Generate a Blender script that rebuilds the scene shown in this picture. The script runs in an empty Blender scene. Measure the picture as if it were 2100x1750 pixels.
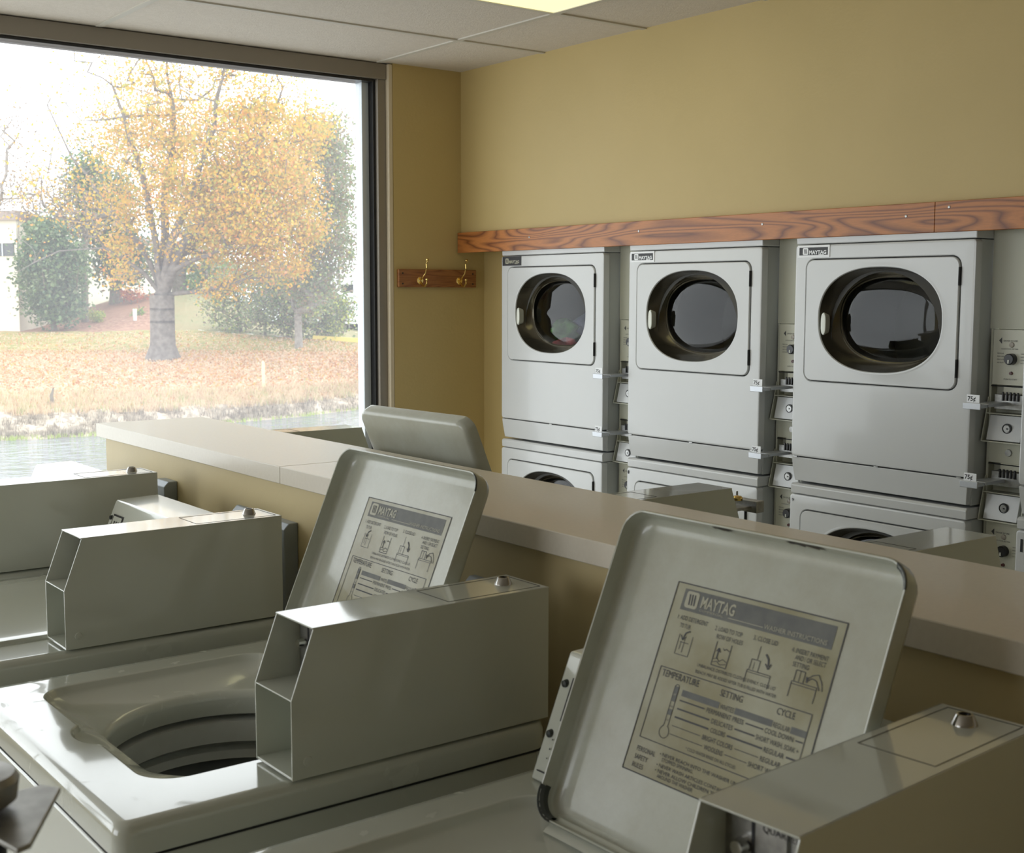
import bpy, math, random
import numpy as np
from mathutils import Matrix, Vector
random.seed(7)
C = bpy.context.scene.collection
PI = math.pi

# ------------------------------------------------------------------ camera
CAM = (0.0, 0.0, 1.56)
FPX, YAW, PITCH, ROLL = 2612.5, 0.64799, -0.10353, 0.00186
cf = Vector((math.sin(YAW)*math.cos(PITCH), math.cos(YAW)*math.cos(PITCH), math.sin(PITCH)))
r0 = Vector((math.cos(YAW), -math.sin(YAW), 0)); u0 = r0.cross(cf)
cr = r0*math.cos(ROLL) + u0*math.sin(ROLL); cu = -r0*math.sin(ROLL) + u0*math.cos(ROLL)
cd = bpy.data.cameras.new('camera'); cam = bpy.data.objects.new('camera', cd); C.objects.link(cam)
cd.sensor_width = 36; cd.lens = FPX/2100*36; cd.clip_start = .05; cd.clip_end = 900
cam.matrix_world = Matrix(((cr.x, cu.x, -cf.x, CAM[0]), (cr.y, cu.y, -cf.y, CAM[1]), (cr.z, cu.z, -cf.z, CAM[2]), (0, 0, 0, 1)))
bpy.context.scene.camera = cam
cd.dof.use_dof = True; cd.dof.focus_distance = 3.2; cd.dof.aperture_fstop = 14

# ------------------------------------------------------------------ world, light, exposure
SKY = 3.4
w = bpy.data.worlds.new('overcast_sky'); bpy.context.scene.world = w; w.use_nodes = True
bg = w.node_tree.nodes['Background']; bg.inputs[0].default_value = (.93, .965, 1, 1); bg.inputs[1].default_value = SKY
vs = bpy.context.scene.view_settings
vs.view_transform = 'Standard'; vs.look = 'None'; vs.gamma = 1; vs.use_curve_mapping = False; vs.exposure = .22
def portal(name, loc, rot, sx, sy):
    l = bpy.data.lights.new(name, 'AREA'); l.shape = 'RECTANGLE'; l.size = sx; l.size_y = sy; l.cycles.is_portal = True
    o = bpy.data.objects.new(name, l); o.location = loc; o.rotation_euler = rot; C.objects.link(o)
portal('window_daylight', (0.2, 5.02, 1.5), (-PI/2, 0, 0), 5.3, 2.0)
portal('west_daylight', (-3.35, 2.5, 1.62), (0, -PI/2, 0), 1.7, 2.8)

# ------------------------------------------------------------------ materials
MATS = {}
def mat(name, col, rough=.5, metal=0, noise=None, bump=None, spec=.5, coat=0, emit=None, nscale=8, tr=0):
    if name in MATS: return MATS[name]
    m = bpy.data.materials.new(name); m.use_nodes = True; nt = m.node_tree; b = nt.nodes['Principled BSDF']
    b.inputs['Base Color'].default_value = (*col, 1); b.inputs['Roughness'].default_value = rough
    b.inputs['Metallic'].default_value = metal; b.inputs['Specular IOR Level'].default_value = spec
    b.inputs['Coat Weight'].default_value = coat; b.inputs['Coat Roughness'].default_value = .06
    if tr: b.inputs['Transmission Weight'].default_value = tr
    if emit: b.inputs['Emission Color'].default_value = (*emit[:3], 1); b.inputs['Emission Strength'].default_value = emit[3]
    tc = nt.nodes.new('ShaderNodeTexCoord')
    if noise:
        n = nt.nodes.new('ShaderNodeTexNoise'); n.inputs['Scale'].default_value = nscale; n.inputs['Detail'].default_value = 6
        nt.links.new(tc.outputs['Object'], n.inputs['Vector'])
        r = nt.nodes.new('ShaderNodeValToRGB'); r.color_ramp.elements[0].position = .35; r.color_ramp.elements[1].position = .65
        r.color_ramp.elements[0].color = (*col, 1); r.color_ramp.elements[1].color = (*noise, 1)
        nt.links.new(n.outputs['Fac'], r.inputs[0]); nt.links.new(r.outputs[0], b.inputs['Base Color'])
    if bump:
        n2 = nt.nodes.new('ShaderNodeTexNoise'); n2.inputs['Scale'].default_value = bump[0]; n2.inputs['Detail'].default_value = 4
        nt.links.new(tc.outputs['Object'], n2.inputs['Vector'])
        bp = nt.nodes.new('ShaderNodeBump'); bp.inputs['Strength'].default_value = bump[1]; bp.inputs['Distance'].default_value = bump[2]
        nt.links.new(n2.outputs['Fac'], bp.inputs['Height']); nt.links.new(bp.outputs[0], b.inputs['Normal'])
    MATS[name] = m; return m
M_wash = mat('washer_enamel', (.575, .60, .525), .18, noise=(.59, .61, .535), nscale=3, coat=.9, bump=(3, .05, .003))
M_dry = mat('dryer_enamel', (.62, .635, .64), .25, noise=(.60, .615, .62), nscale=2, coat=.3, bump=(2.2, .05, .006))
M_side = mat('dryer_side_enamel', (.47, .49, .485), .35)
M_shadow = mat('seam_black', (.02, .02, .02), .8)
M_tub = mat('tub_porcelain', (.62, .64, .60), .3, noise=(.54, .55, .50), nscale=12)
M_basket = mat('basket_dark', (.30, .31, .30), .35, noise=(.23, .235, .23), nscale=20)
M_chrome = mat('chrome', (.72, .71, .68), .12, 1)
M_lock = mat('lock_metal', (.42, .41, .39), .15, 1)
M_slide = mat('satin_slide_metal', (.50, .52, .55), .38, .6)
M_steel = mat('brushed_steel', (.42, .42, .41), .35, .9, noise=(.3, .3, .29), nscale=60)
M_galv = mat('galvanised_grey', (.36, .40, .44), .4, .2, noise=(.30, .34, .37), nscale=15)
M_zinc = mat('zinc', (.5, .5, .5), .3, .9)
M_black = mat('black_plastic', (.012, .012, .014), .3)
M_brass = mat('brass', (.80, .58, .20), .16, 1)
M_white = mat('white_plastic', (.74, .76, .68), .3)
M_print = mat('grey_print', (.065, .066, .07), .6)
M_printf = mat('faded_grey_print', (.115, .12, .115), .55, noise=(.15, .155, .14), nscale=55)
M_blackink = mat('black_ink', (.015, .015, .018), .5)
M_labelpale = mat('label_knockout', (.42, .41, .31), .45)
M_paper = mat('white_card', (.90, .92, .95), .4)
M_wall = mat('ochre_paint', (.54, .415, .18), .55, noise=(.52, .40, .17), nscale=3, bump=(90, .25, .002))
M_knee = mat('tan_paint', (.64, .53, .29), .5, noise=(.61, .505, .275), nscale=4, bump=(60, .2, .002))
M_jamb = mat('cream_bead', (.66, .57, .42), .5)
M_filler = mat('pale_filler_paint', (.56, .565, .47), .5)
M_counter = mat('counter_laminate', (.76, .705, .60), .34, noise=(.735, .68, .575), nscale=120, coat=.15)
M_frame = mat('bronze_frame_metal', (.27, .24, .20), .4, .3)
M_alu = mat('aluminium_strip', (.60, .64, .68), .4, .2)
M_floor = mat('vinyl_floor', (.48, .46, .41), .35, noise=(.42, .40, .35), nscale=10)
M_ceilbase = mat('ceiling_tile', (.70, .645, .57), .9, noise=(.66, .605, .53), nscale=60, bump=(180, .5, .003))
M_grid = mat('ceiling_grid', (.60, .57, .50), .6)
M_diff = mat('lamp_diffuser', (.6, .58, .4), .4, emit=(1.0, .93, .52, .85))
M_panel = mat('panel_ivory', (.60, .60, .50), .35)
M_winddark = mat('dark_glass', (.02, .022, .024), .08, coat=.5)

def wood(name, c1, c2, sc, axis_scale):
    m = bpy.data.materials.new(name); m.use_nodes = True; nt = m.node_tree; b = nt.nodes['Principled BSDF']; b.inputs['Roughness'].default_value = .38
    tc = nt.nodes.new('ShaderNodeTexCoord'); mp = nt.nodes.new('ShaderNodeMapping'); mp.inputs['Scale'].default_value = axis_scale
    nt.links.new(tc.outputs['Object'], mp.inputs['Vector'])
    n = nt.nodes.new('ShaderNodeTexNoise'); n.inputs['Scale'].default_value = sc; n.inputs['Detail'].default_value = 1.5; n.inputs['Distortion'].default_value = .6
    nt.links.new(mp.outputs[0], n.inputs['Vector'])
    mu = nt.nodes.new('ShaderNodeMath'); mu.operation = 'MULTIPLY'; mu.inputs[1].default_value = 19; nt.links.new(n.outputs['Fac'], mu.inputs[0])
    fr = nt.nodes.new('ShaderNodeMath'); fr.operation = 'PINGPONG'; fr.inputs[1].default_value = .5; nt.links.new(mu.outputs[0], fr.inputs[0])
    r = nt.nodes.new('ShaderNodeValToRGB'); e = r.color_ramp.elements
    e[0].position = 0; e[0].color = (*c2, 1); e[1].position = .36; e[1].color = (*c1, 1)
    x = r.color_ramp.elements.new(.13); x.color = (*[(p+q)/2 for p, q in zip(c1, c2)], 1)
    nt.links.new(fr.outputs[0], r.inputs[0])
    f = nt.nodes.new('ShaderNodeTexNoise'); f.inputs['Scale'].default_value = 60; mp2 = nt.nodes.new('ShaderNodeMapping')
    mp2.inputs['Scale'].default_value = (8, .6, 8) if axis_scale[1] < 1 else (.6, 8, 8)
    nt.links.new(tc.outputs['Object'], mp2.inputs['Vector']); nt.links.new(mp2.outputs[0], f.inputs['Vector'])
    mx = nt.nodes.new('ShaderNodeMixRGB'); mx.blend_type = 'MULTIPLY'; mx.inputs[0].default_value = .35
    nt.links.new(r.outputs[0], mx.inputs[1]); nt.links.new(f.outputs['Fac'], mx.inputs[2])
    nt.links.new(mx.outputs[0], b.inputs['Base Color']); MATS[name] = m; return m
M_oak = wood('stained_oak', (.58, .215, .055), (.20, .058, .018), 2.6, (1, .32, 2.4))
M_oak2 = wood('honey_oak', (.40, .16, .045), (.25, .085, .022), 4.0, (.3, 1, 3.5))

def glass_mat():
    m = bpy.data.materials.new('glare_haze_glass'); m.use_nodes = True; nt = m.node_tree; nt.nodes.clear()
    out = nt.nodes.new('ShaderNodeOutputMaterial')
    t = nt.nodes.new('ShaderNodeBsdfTransparent'); t.inputs[0].default_value = (.90, .91, .90, 1)
    g = nt.nodes.new('ShaderNodeBsdfGlossy'); g.inputs['Roughness'].default_value = .02
    d = nt.nodes.new('ShaderNodeBsdfTranslucent'); d.inputs[0].default_value = (.9, .9, .95, 1)  # pale translucent film imitates overexposed glare veiling the view outside
    n = nt.nodes.new('ShaderNodeTexNoise'); n.inputs['Scale'].default_value = 1.2; n.inputs['Detail'].default_value = 3
    tc = nt.nodes.new('ShaderNodeTexCoord'); nt.links.new(tc.outputs['Object'], n.inputs['Vector'])
    mr = nt.nodes.new('ShaderNodeMapRange'); mr.inputs[3].default_value = .03; mr.inputs[4].default_value = .10
    nt.links.new(n.outputs['Fac'], mr.inputs[0])
    a = nt.nodes.new('ShaderNodeMixShader'); a.inputs[0].default_value = .05
    nt.links.new(t.outputs[0], a.inputs[1]); nt.links.new(g.outputs[0], a.inputs[2])
    b = nt.nodes.new('ShaderNodeMixShader'); nt.links.new(mr.outputs[0], b.inputs[0])
    nt.links.new(a.outputs[0], b.inputs[1]); nt.links.new(d.outputs[0], b.inputs[2]); nt.links.new(b.outputs[0], out.inputs[0])
    return m
M_glass = glass_mat()
def pane_mat():
    m = bpy.data.materials.new('smoked_door_glass'); m.use_nodes = True; nt = m.node_tree; nt.nodes.clear()
    out = nt.nodes.new('ShaderNodeOutputMaterial')
    t = nt.nodes.new('ShaderNodeBsdfTransparent'); t.inputs[0].default_value = (.78, .78, .75, 1)
    g = nt.nodes.new('ShaderNodeBsdfGlossy'); g.inputs['Roughness'].default_value = .015
    lw = nt.nodes.new('ShaderNodeLayerWeight'); lw.inputs[0].default_value = .5; pw = nt.nodes.new('ShaderNodeMath'); pw.operation = 'POWER'; pw.inputs[1].default_value = 3.5; nt.links.new(lw.outputs['Facing'], pw.inputs[0])
    fr = nt.nodes.new('ShaderNodeMapRange'); fr.inputs[3].default_value = .035; fr.inputs[4].default_value = .95; nt.links.new(pw.outputs[0], fr.inputs[0])
    a = nt.nodes.new('ShaderNodeMixShader'); nt.links.new(fr.outputs[0], a.inputs[0])
    nt.links.new(t.outputs[0], a.inputs[1]); nt.links.new(g.outputs[0], a.inputs[2]); nt.links.new(a.outputs[0], out.inputs[0])
    return m
M_pane = pane_mat()
def label_mat():
    m = mat('aged_label_film', (.30, .29, .19), .35, coat=.2); nt = m.node_tree; b = nt.nodes['Principled BSDF']
    tc = nt.nodes.new('ShaderNodeTexCoord'); n = nt.nodes.new('ShaderNodeTexNoise'); n.inputs['Scale'].default_value = 9; n.inputs['Detail'].default_value = 8
    nt.links.new(tc.outputs['Object'], n.inputs['Vector'])
    r = nt.nodes.new('ShaderNodeValToRGB'); e = r.color_ramp.elements
    e[0].position = .35; e[0].color = (.27, .245, .125, 1); e[1].position = .62; e[1].color = (.40, .395, .29, 1)
    nt.links.new(n.outputs['Fac'], r.inputs[0]); nt.links.new(r.outputs[0], b.inputs['Base Color']); return m
M_label = label_mat()

# ------------------------------------------------------------------ mesh builder
class MB:
    def __init__(s): s.v = []; s.f = []; s.mi = []; s.m = 0
    def vert(s, p): s.v.append(tuple(p)); return len(s.v)-1
    def face(s, idx, m=None): s.f.append(tuple(idx)); s.mi.append(s.m if m is None else m)
    def box(s, x0, x1, y0, y1, z0, z1, m=None):
        i = len(s.v)
        s.v += [(x0,y0,z0),(x1,y0,z0),(x1,y1,z0),(x0,y1,z0),(x0,y0,z1),(x1,y0,z1),(x1,y1,z1),(x0,y1,z1)]
        for q in ((0,3,2,1),(4,5,6,7),(0,1,5,4),(1,2,6,5),(2,3,7,6),(3,0,4,7)): s.face([i+k for k in q], m)
        return s
    def prism(s, poly, axis, a, b, m=None):       # poly: 2-D points in the other two axes (in xyz order)
        def P(p, t): l = list(p); l.insert(axis, t); return tuple(l)
        i = len(s.v); n = len(poly)
        s.v += [P(p, a) for p in poly] + [P(p, b) for p in poly]
        s.face(range(i, i+n), m); s.face(range(i+2*n-1, i+n-1, -1), m)
        for k in range(n): s.face((i+k, i+n+k, i+n+(k+1) % n, i+(k+1) % n), m)
        return s
    def loops(s, L, mats=None, cap0=False, cap1=False):
        base = []
        for lp in L: base.append(len(s.v)); s.v += [tuple(p) for p in lp]
        n = len(L[0])
        for j in range(len(L)-1):
            for k in range(n): s.face((base[j]+k, base[j]+(k+1) % n, base[j+1]+(k+1) % n, base[j+1]+k), mats[j] if mats else None)
        if cap0: s.face(range(base[0]+n-1, base[0]-1, -1), mats[0] if mats else None)
        if cap1: s.face(range(base[-1], base[-1]+n), mats[-1] if mats else None)
        return s
    def tube(s, pts, rad, n=10, m=None, cap=True):
        pts = [Vector(p) for p in pts]; rings = []
        rad = rad if hasattr(rad, '__len__') else [rad]*len(pts)
        up = Vector((0, 0, 1))
        for i, p in enumerate(pts):
            d = (pts[min(i+1, len(pts)-1)]-pts[max(i-1, 0)]).normalized()
            a = d.cross(up if abs(d.z) < .95 else Vector((1, 0, 0))).normalized(); b = d.cross(a)
            rings.append([p+(a*math.cos(t*2*PI/n)+b*math.sin(t*2*PI/n))*rad[i] for t in range(n)])
        old = s.m
        if m is not None: s.m = m
        s.loops(rings, cap0=cap, cap1=cap); s.m = old; return s
    def lathe(s, prof, c, axis=2, n=48, m=None, mats=None, cap0=False, cap1=False):   # prof: (radius, height)
        L = []
        for r, h in prof:
            lp = []
            for k in range(n):
                a = 2*PI*k/n; q = [r*math.cos(a), r*math.sin(a)]; q.insert(axis, h); lp.append((c[0]+q[0], c[1]+q[1], c[2]+q[2]))
            L.append(lp)
        old = s.m
        if m is not None: s.m = m
        s.loops(L, mats, cap0, cap1); s.m = old; return s
    def ball(s, c, r, n=12, m=None):
        s.lathe([(r*math.sin(PI*k/8)+1e-5, -r*math.cos(PI*k/8)) for k in range(9)], c, n=n, m=m); return s
    def quadp(s, o, U, V, a, b, c, d, m=None):    # rectangle a..b x c..d in frame (o,U,V)
        i = len(s.v); s.v += [tuple(o+U*p+V*q) for p, q in ((a, c), (b, c), (b, d), (a, d))]; s.face((i, i+1, i+2, i+3), m)
    def text(s, body, size, o, U, V, m=None, align='LEFT', bold=.0, sx=1):
        cu_ = bpy.data.curves.new('t', 'FONT'); cu_.body = body; cu_.size = size; cu_.align_x = align; cu_.offset = bold; cu_.resolution_u = 2
        ob = bpy.data.objects.new('t', cu_); me = bpy.data.meshes.new_from_object(ob)
        i = len(s.v); N = U.cross(V)
        s.v += [tuple(o+U*(p.co.x*sx)+V*p.co.y) for p in me.vertices]
        for f in me.polygons: s.face([i+k for k in f.vertices], m)
        bpy.data.objects.remove(ob); bpy.data.curves.remove(cu_); bpy.data.meshes.remove(me)
    def tri_fix(s): return s
    def build(s, name, mats, parent=None, smooth=35, bevel=0, shift=None, seg=2, fix=True):
        me = bpy.data.meshes.new(name)
        vv = s.v if shift is None else [(x-shift[0], y-shift[1], z-shift[2]) for x, y, z in s.v]
        me.from_pydata(vv, [], s.f)
        mats = mats if isinstance(mats, (list, tuple)) else [mats]
        for q in mats: me.materials.append(q)
        me.polygons.foreach_set('material_index', s.mi)
        if fix:
            import bmesh
            bm = bmesh.new(); bm.from_mesh(me); bmesh.ops.recalc_face_normals(bm, faces=bm.faces); bm.to_mesh(me); bm.free()
        if smooth:
            me.shade_smooth(); me.set_sharp_from_angle(angle=math.radians(smooth))
        me.validate(); me.update()
        o = bpy.data.objects.new(name, me); C.objects.link(o); o.parent = parent
        if bevel:
            b = o.modifiers.new('bevel', 'BEVEL'); b.width = bevel; b.segments = seg; b.limit_method = 'ANGLE'; b.angle_limit = math.radians(40); b.harden_normals = False
        if smooth and fix and len(s.f) < 20000:
            wn_ = o.modifiers.new('weighted_normal', 'WEIGHTED_NORMAL'); wn_.keep_sharp = True; wn_.weight = 80; wn_.mode = 'FACE_AREA'
        return o
def tag(o, label, cat, group=None, kind=None):
    o['label'] = label; o['category'] = cat
    if group: o['group'] = group
    if kind: o['kind'] = kind
    return o
def thing(name, label, cat, loc=(0, 0, 0), rz=0, group=None):
    o = bpy.data.objects.new(name, None); o.empty_display_size = .1; C.objects.link(o)
    o.location = loc; o.rotation_euler = (0, 0, rz); return tag(o, label, cat, group)
def struct(o): o['kind'] = 'structure'; return o
def copy_tree(o, parent=None):
    c = o.copy(); C.objects.link(c); c.parent = parent
    for ch in list(o.children): copy_tree(ch, c)
    return c
def sbox(name, m, x0, x1, y0, y1, z0, z1, bevel=0):
    return struct(MB().box(x0, x1, y0, y1, z0, z1).build(name, m, bevel=bevel))

# rounded rectangle / superellipse sampled by angle from a centre
def rr_ray(a, c, x0, x1, y0, y1, r):
    dx, dy = math.cos(a), math.sin(a); best = None
    def inside(px, py):
        qx = max(x0+r-px, px-(x1-r), 0); qy = max(y0+r-py, py-(y1-r), 0)
        return x0 <= px <= x1 and y0 <= py <= y1 and (qx == 0 or qy == 0 or qx*qx+qy*qy <= r*r)
    lo, hi = 0, 3
    for _ in range(34):
        mid = (lo+hi)/2
        if inside(c[0]+dx*mid, c[1]+dy*mid): lo = mid
        else: hi = mid
    return c[0]+dx*lo, c[1]+dy*lo
def angles(c, rects, n=96):
    A = [2*PI*k/n for k in range(n)]
    for x0, x1, y0, y1, r in rects:
        for cx, cy, s in ((x1-r, y1-r, 0), (x0+r, y1-r, 1), (x0+r, y0+r, 2), (x1-r, y0+r, 3)):
            for k in range(7):
                t = (s+k/6)*PI/2; A.append(math.atan2(cy+r*math.sin(t)-c[1], cx+r*math.cos(t)-c[0]) % (2*PI))
    A.sort(); out = [A[0]]
    for a in A[1:]:
        if a-out[-1] > .004: out.append(a)
    return out

# ================================================================== ROOM
ZC = 2.554; YN = 4.84
sbox('floor', M_floor, -3.4, 4.3, -3.2, 5.0, -.1, 0)
# ceiling: tiles between grid bars
cb = MB()
gx = [2.94-1.22*k for k in range(-1, 6)]; gy = [4.24-.61*k for k in range(-1, 13)]
cb.box(-3.4, 4.3, -3.2, 5.1, ZC+.004, ZC+.06, 0)
ceil = struct(cb.build('ceiling', [M_ceilbase]))
gb = MB()
for x in gx: gb.box(x-.012, x+.012, -3.2, YN, ZC-.001, ZC+.006)
for y in gy[1:]: gb.box(-3.4, 3.37, y-.012, y+.012, ZC-.0014, ZC+.006)
struct(gb.build('trim_1', M_grid))
# east side: soffit wall above the board, recess wall below, filler strips between the dryers
sbox('wall_right', M_wall, 3.37, 3.56, -3.2, YN, 1.766, ZC+.004)
sbox('wall_right_recess', M_wall, 3.50, 3.56, 4.525, YN, 0, 1.766)
sbox('wall_back_of_dryers', M_filler, 4.12, 4.2, -3.2, 5.0, 0, 1.9)
# north wall: pier right of the window
sbox('wall_north', M_wall, 3.008, 3.60, YN, YN+.25, 0, ZC+.004)
sbox('trim_2', M_jamb, 2.985, 3.0075, YN-.001, YN+.10, 0, ZC, .004)
sbox('wall_north_sill', M_knee, -3.4, 2.985, YN, YN+.16, 0, .42)
sbox('wall_south', M_wall, -3.4, 4.3, -3.3, -3.2, 0, ZC)
sbox('wall_west', M_wall, -3.5, -3.4, -3.2, 1.1, 0, ZC)
sbox('wall_west_north', M_wall, -3.5, -3.4, 3.9, 5.0, 0, ZC)
sbox('wall_west_sill', M_wall, -3.5, -3.4, 1.1, 3.9, 0, .75)
sbox('wall_west_head', M_frame, -3.5, -3.4, 1.1, 3.9, 2.47, ZC)
# window
wf = MB()
wf.box(-3.4, 2.984, YN+.012, YN+.13, 2.488, ZC, 0)       # head
wf.box(2.944, 2.984, YN+.02, YN+.13, .42, 2.488, 0)     # jamb
wf.box(2.931, 2.944, YN+.04, YN+.13, .42, 2.488, 1)     # gasket
wf.box(2.896, 2.931, YN+.075, YN+.13, .42, 2.488, 2)    # outer aluminium strip
wf.box(-3.4, 2.93, YN+.03, YN+.13, .42, .48, 0)
wf.box(-3.4, 2.93, YN+.03, YN+.13, 2.476, 2.488, 1)
wf.box(-1.35, -1.29, YN+.03, YN+.13, .48, 2.476, 0)
win = struct(wf.build('window_1', [M_frame, M_black, M_alu], bevel=.002))
gp = MB(); gp.box(-3.39, 2.90, YN+.092, YN+.098, .48, 2.477); gp.build('pane', M_glass, win)
wf = MB(); 
for y in (1.101, 2.47, 3.839): wf.box(-3.47, -3.42, y, y+.06, .75, 2.47)
struct(wf.build('window_2', M_frame))
# knee wall and its counter
sbox('wall_middle', M_knee, 1.225, 1.505, -2.6, 3.49, 0, 1.163)
ct = MB(); ct.box(1.208, 1.522, -2.7, 2.4012, 1.1632, 1.20); ct.box(1.208, 1.522, 2.4026, 3.518, 1.1632, 1.20)
tag(ct.build('countertop', M_counter, bevel=.0015), 'long beige laminate countertop on the tan half wall between the washers and dryers', 'countertop')

# ceiling lamp
def lamp(x0, y0, label):
    t = thing('ceiling_light', label, 'ceiling light', (x0, y0, ZC))
    f = MB()
    for a in ((-.60, .60, -.302, -.282), (-.60, .60, .282, .302), (-.60, -.58, -.282, .282), (.58, .60, -.282, .282)): f.box(*a, -.006, .012)
    f.build('frame', M_grid, t)
    d = MB(); d.box(-.58, .58, -.282, .282, -.003, .003); d.build('diffuser', M_diff, t)
lamp(2.33, 3.325, 'recessed fluorescent ceiling light with yellowish diffuser at the top of the photo')

# oak board and screws
b = MB(); b.box(3.345, 3.369, 2.3195, 4.834, 1.747, 1.838)
o1 = tag(b.build('wall_board', M_oak, bevel=.0015), 'long reddish oak board on the wall above the dryers, from the window corner to the joint', 'board', 'oak boards above the dryers')
for y in (4.3, 3.62, 3.0, 2.42): s_ = MB(); s_.lathe([(.0001, -.002), (.004, -.0015), (.0045, 0)], (3.345, y, 1.80), axis=0, n=10); s_.build('screw_head', M_steel, o1)
b = MB(); b.box(3.345, 3.369, -2.5, 2.3185, 1.747, 1.838)
o2 = tag(b.build('wall_board', M_oak, bevel=.0015), 'oak board piece at the right edge of the photo, above the rightmost dryers', 'board', 'oak boards above the dryers')
s_ = MB(); s_.lathe([(.0001, -.002), (.004, -.0015), (.0045, 0)], (3.345, 2.27, 1.82), axis=0, n=10); s_.build('screw_head', M_steel, o2)
# hook rail on north pier
hr = thing('coat_hook_rail', 'short oak rail screwed to the wall beside the window, holding two brass hooks', 'hook rail', (3.232, YN, 1.63))
b = MB(); b.box(-.21, .21, -.018, 0, -.040, .040); b.build('rail', M_oak2, hr, bevel=.003)
for x in (-.19, .19):
    for z in (-.024, .022): b = MB(); b.lathe([(.0001, -.0005), (.004, -.0005), (.004, .001)], (x, -.0185, z), axis=1, n=10); b.build('screw', M_shadow, hr)
for x, lb in ((-.098, 'left brass double coat hook on the oak rail, nearer the window'), (.115, 'right brass double coat hook on the oak rail, nearer the dryers')):
    h = thing('coat_hook', lb, 'coat hook', (3.232+x, YN-.018, 1.62), group='brass coat hooks')
    b = MB()
    b.lathe([(.0001, -.004), (.014, -.004), (.017, -.001), (.017, 0)], (0, 0, 0), axis=1, n=20)
    b.build('base_plate', M_brass, h)
    b = MB(); b.tube([(0, -.004, .004), (0, -.02, .012), (.002, -.036, .030), (.004, -.048, .055), (.004, -.045, .074), (.004, -.052, .088)], [.005, .0045, .0035, .003, .003, .003], 8)
    b.ball((.004, -.053, .091), .0065, 8)
    b.build('upper_prong', M_brass, h)
    b = MB(); b.tube([(0, -.004, -.006), (0, -.018, -.022), (0, -.038, -.026), (0, -.052, -.012), (0, -.054, .002)], [.005, .0045, .004, .0035, .003], 8)
    b.ball((0, -.054, .004), .006, 8)
    b.build('lower_prong', M_brass, h)

# ================================================================== DRYERS
def sq(a, c, hw, hh, e=2.5):
    dx, dy = math.cos(a), math.sin(a)
    t = (abs(dx/hw)**e+abs(dy/hh)**e)**(-1/e); return c[0]+dx*t, c[1]+dy*t
DW = .68
def logo(mb, o, U, V, h, sq_m, bar_m):
    """square mark with three slanted bars, height h, at o (lower left)"""
    n = 20; r = .18*h; pts = []
    for cx, cy, s in ((h-r, h-r, 0), (r, h-r, 1), (r, r, 2), (h-r, r, 3)):
        for k in range(4): t = (s+k/3)*PI/2; pts.append((cx+r*math.cos(t), cy+r*math.sin(t)))
    i = len(mb.v); mb.v += [tuple(o+U*p+V*q) for p, q in pts]; mb.face(range(i, i+len(pts)), sq_m)
    N = U.cross(V)*.0002
    for k in range(3):
        x = h*(.22+.2*k); i = len(mb.v)
        mb.v += [tuple(o+N+U*(x+a*h)+V*(b*h)) for a, b in ((.08, .18), (.19, .18), (.11, .82), (0, .82))]; mb.face((i, i+1, i+2, i+3), bar_m)
YV = Vector((0, -1, 0)); ZV = Vector((0, 0, 1))
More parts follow.
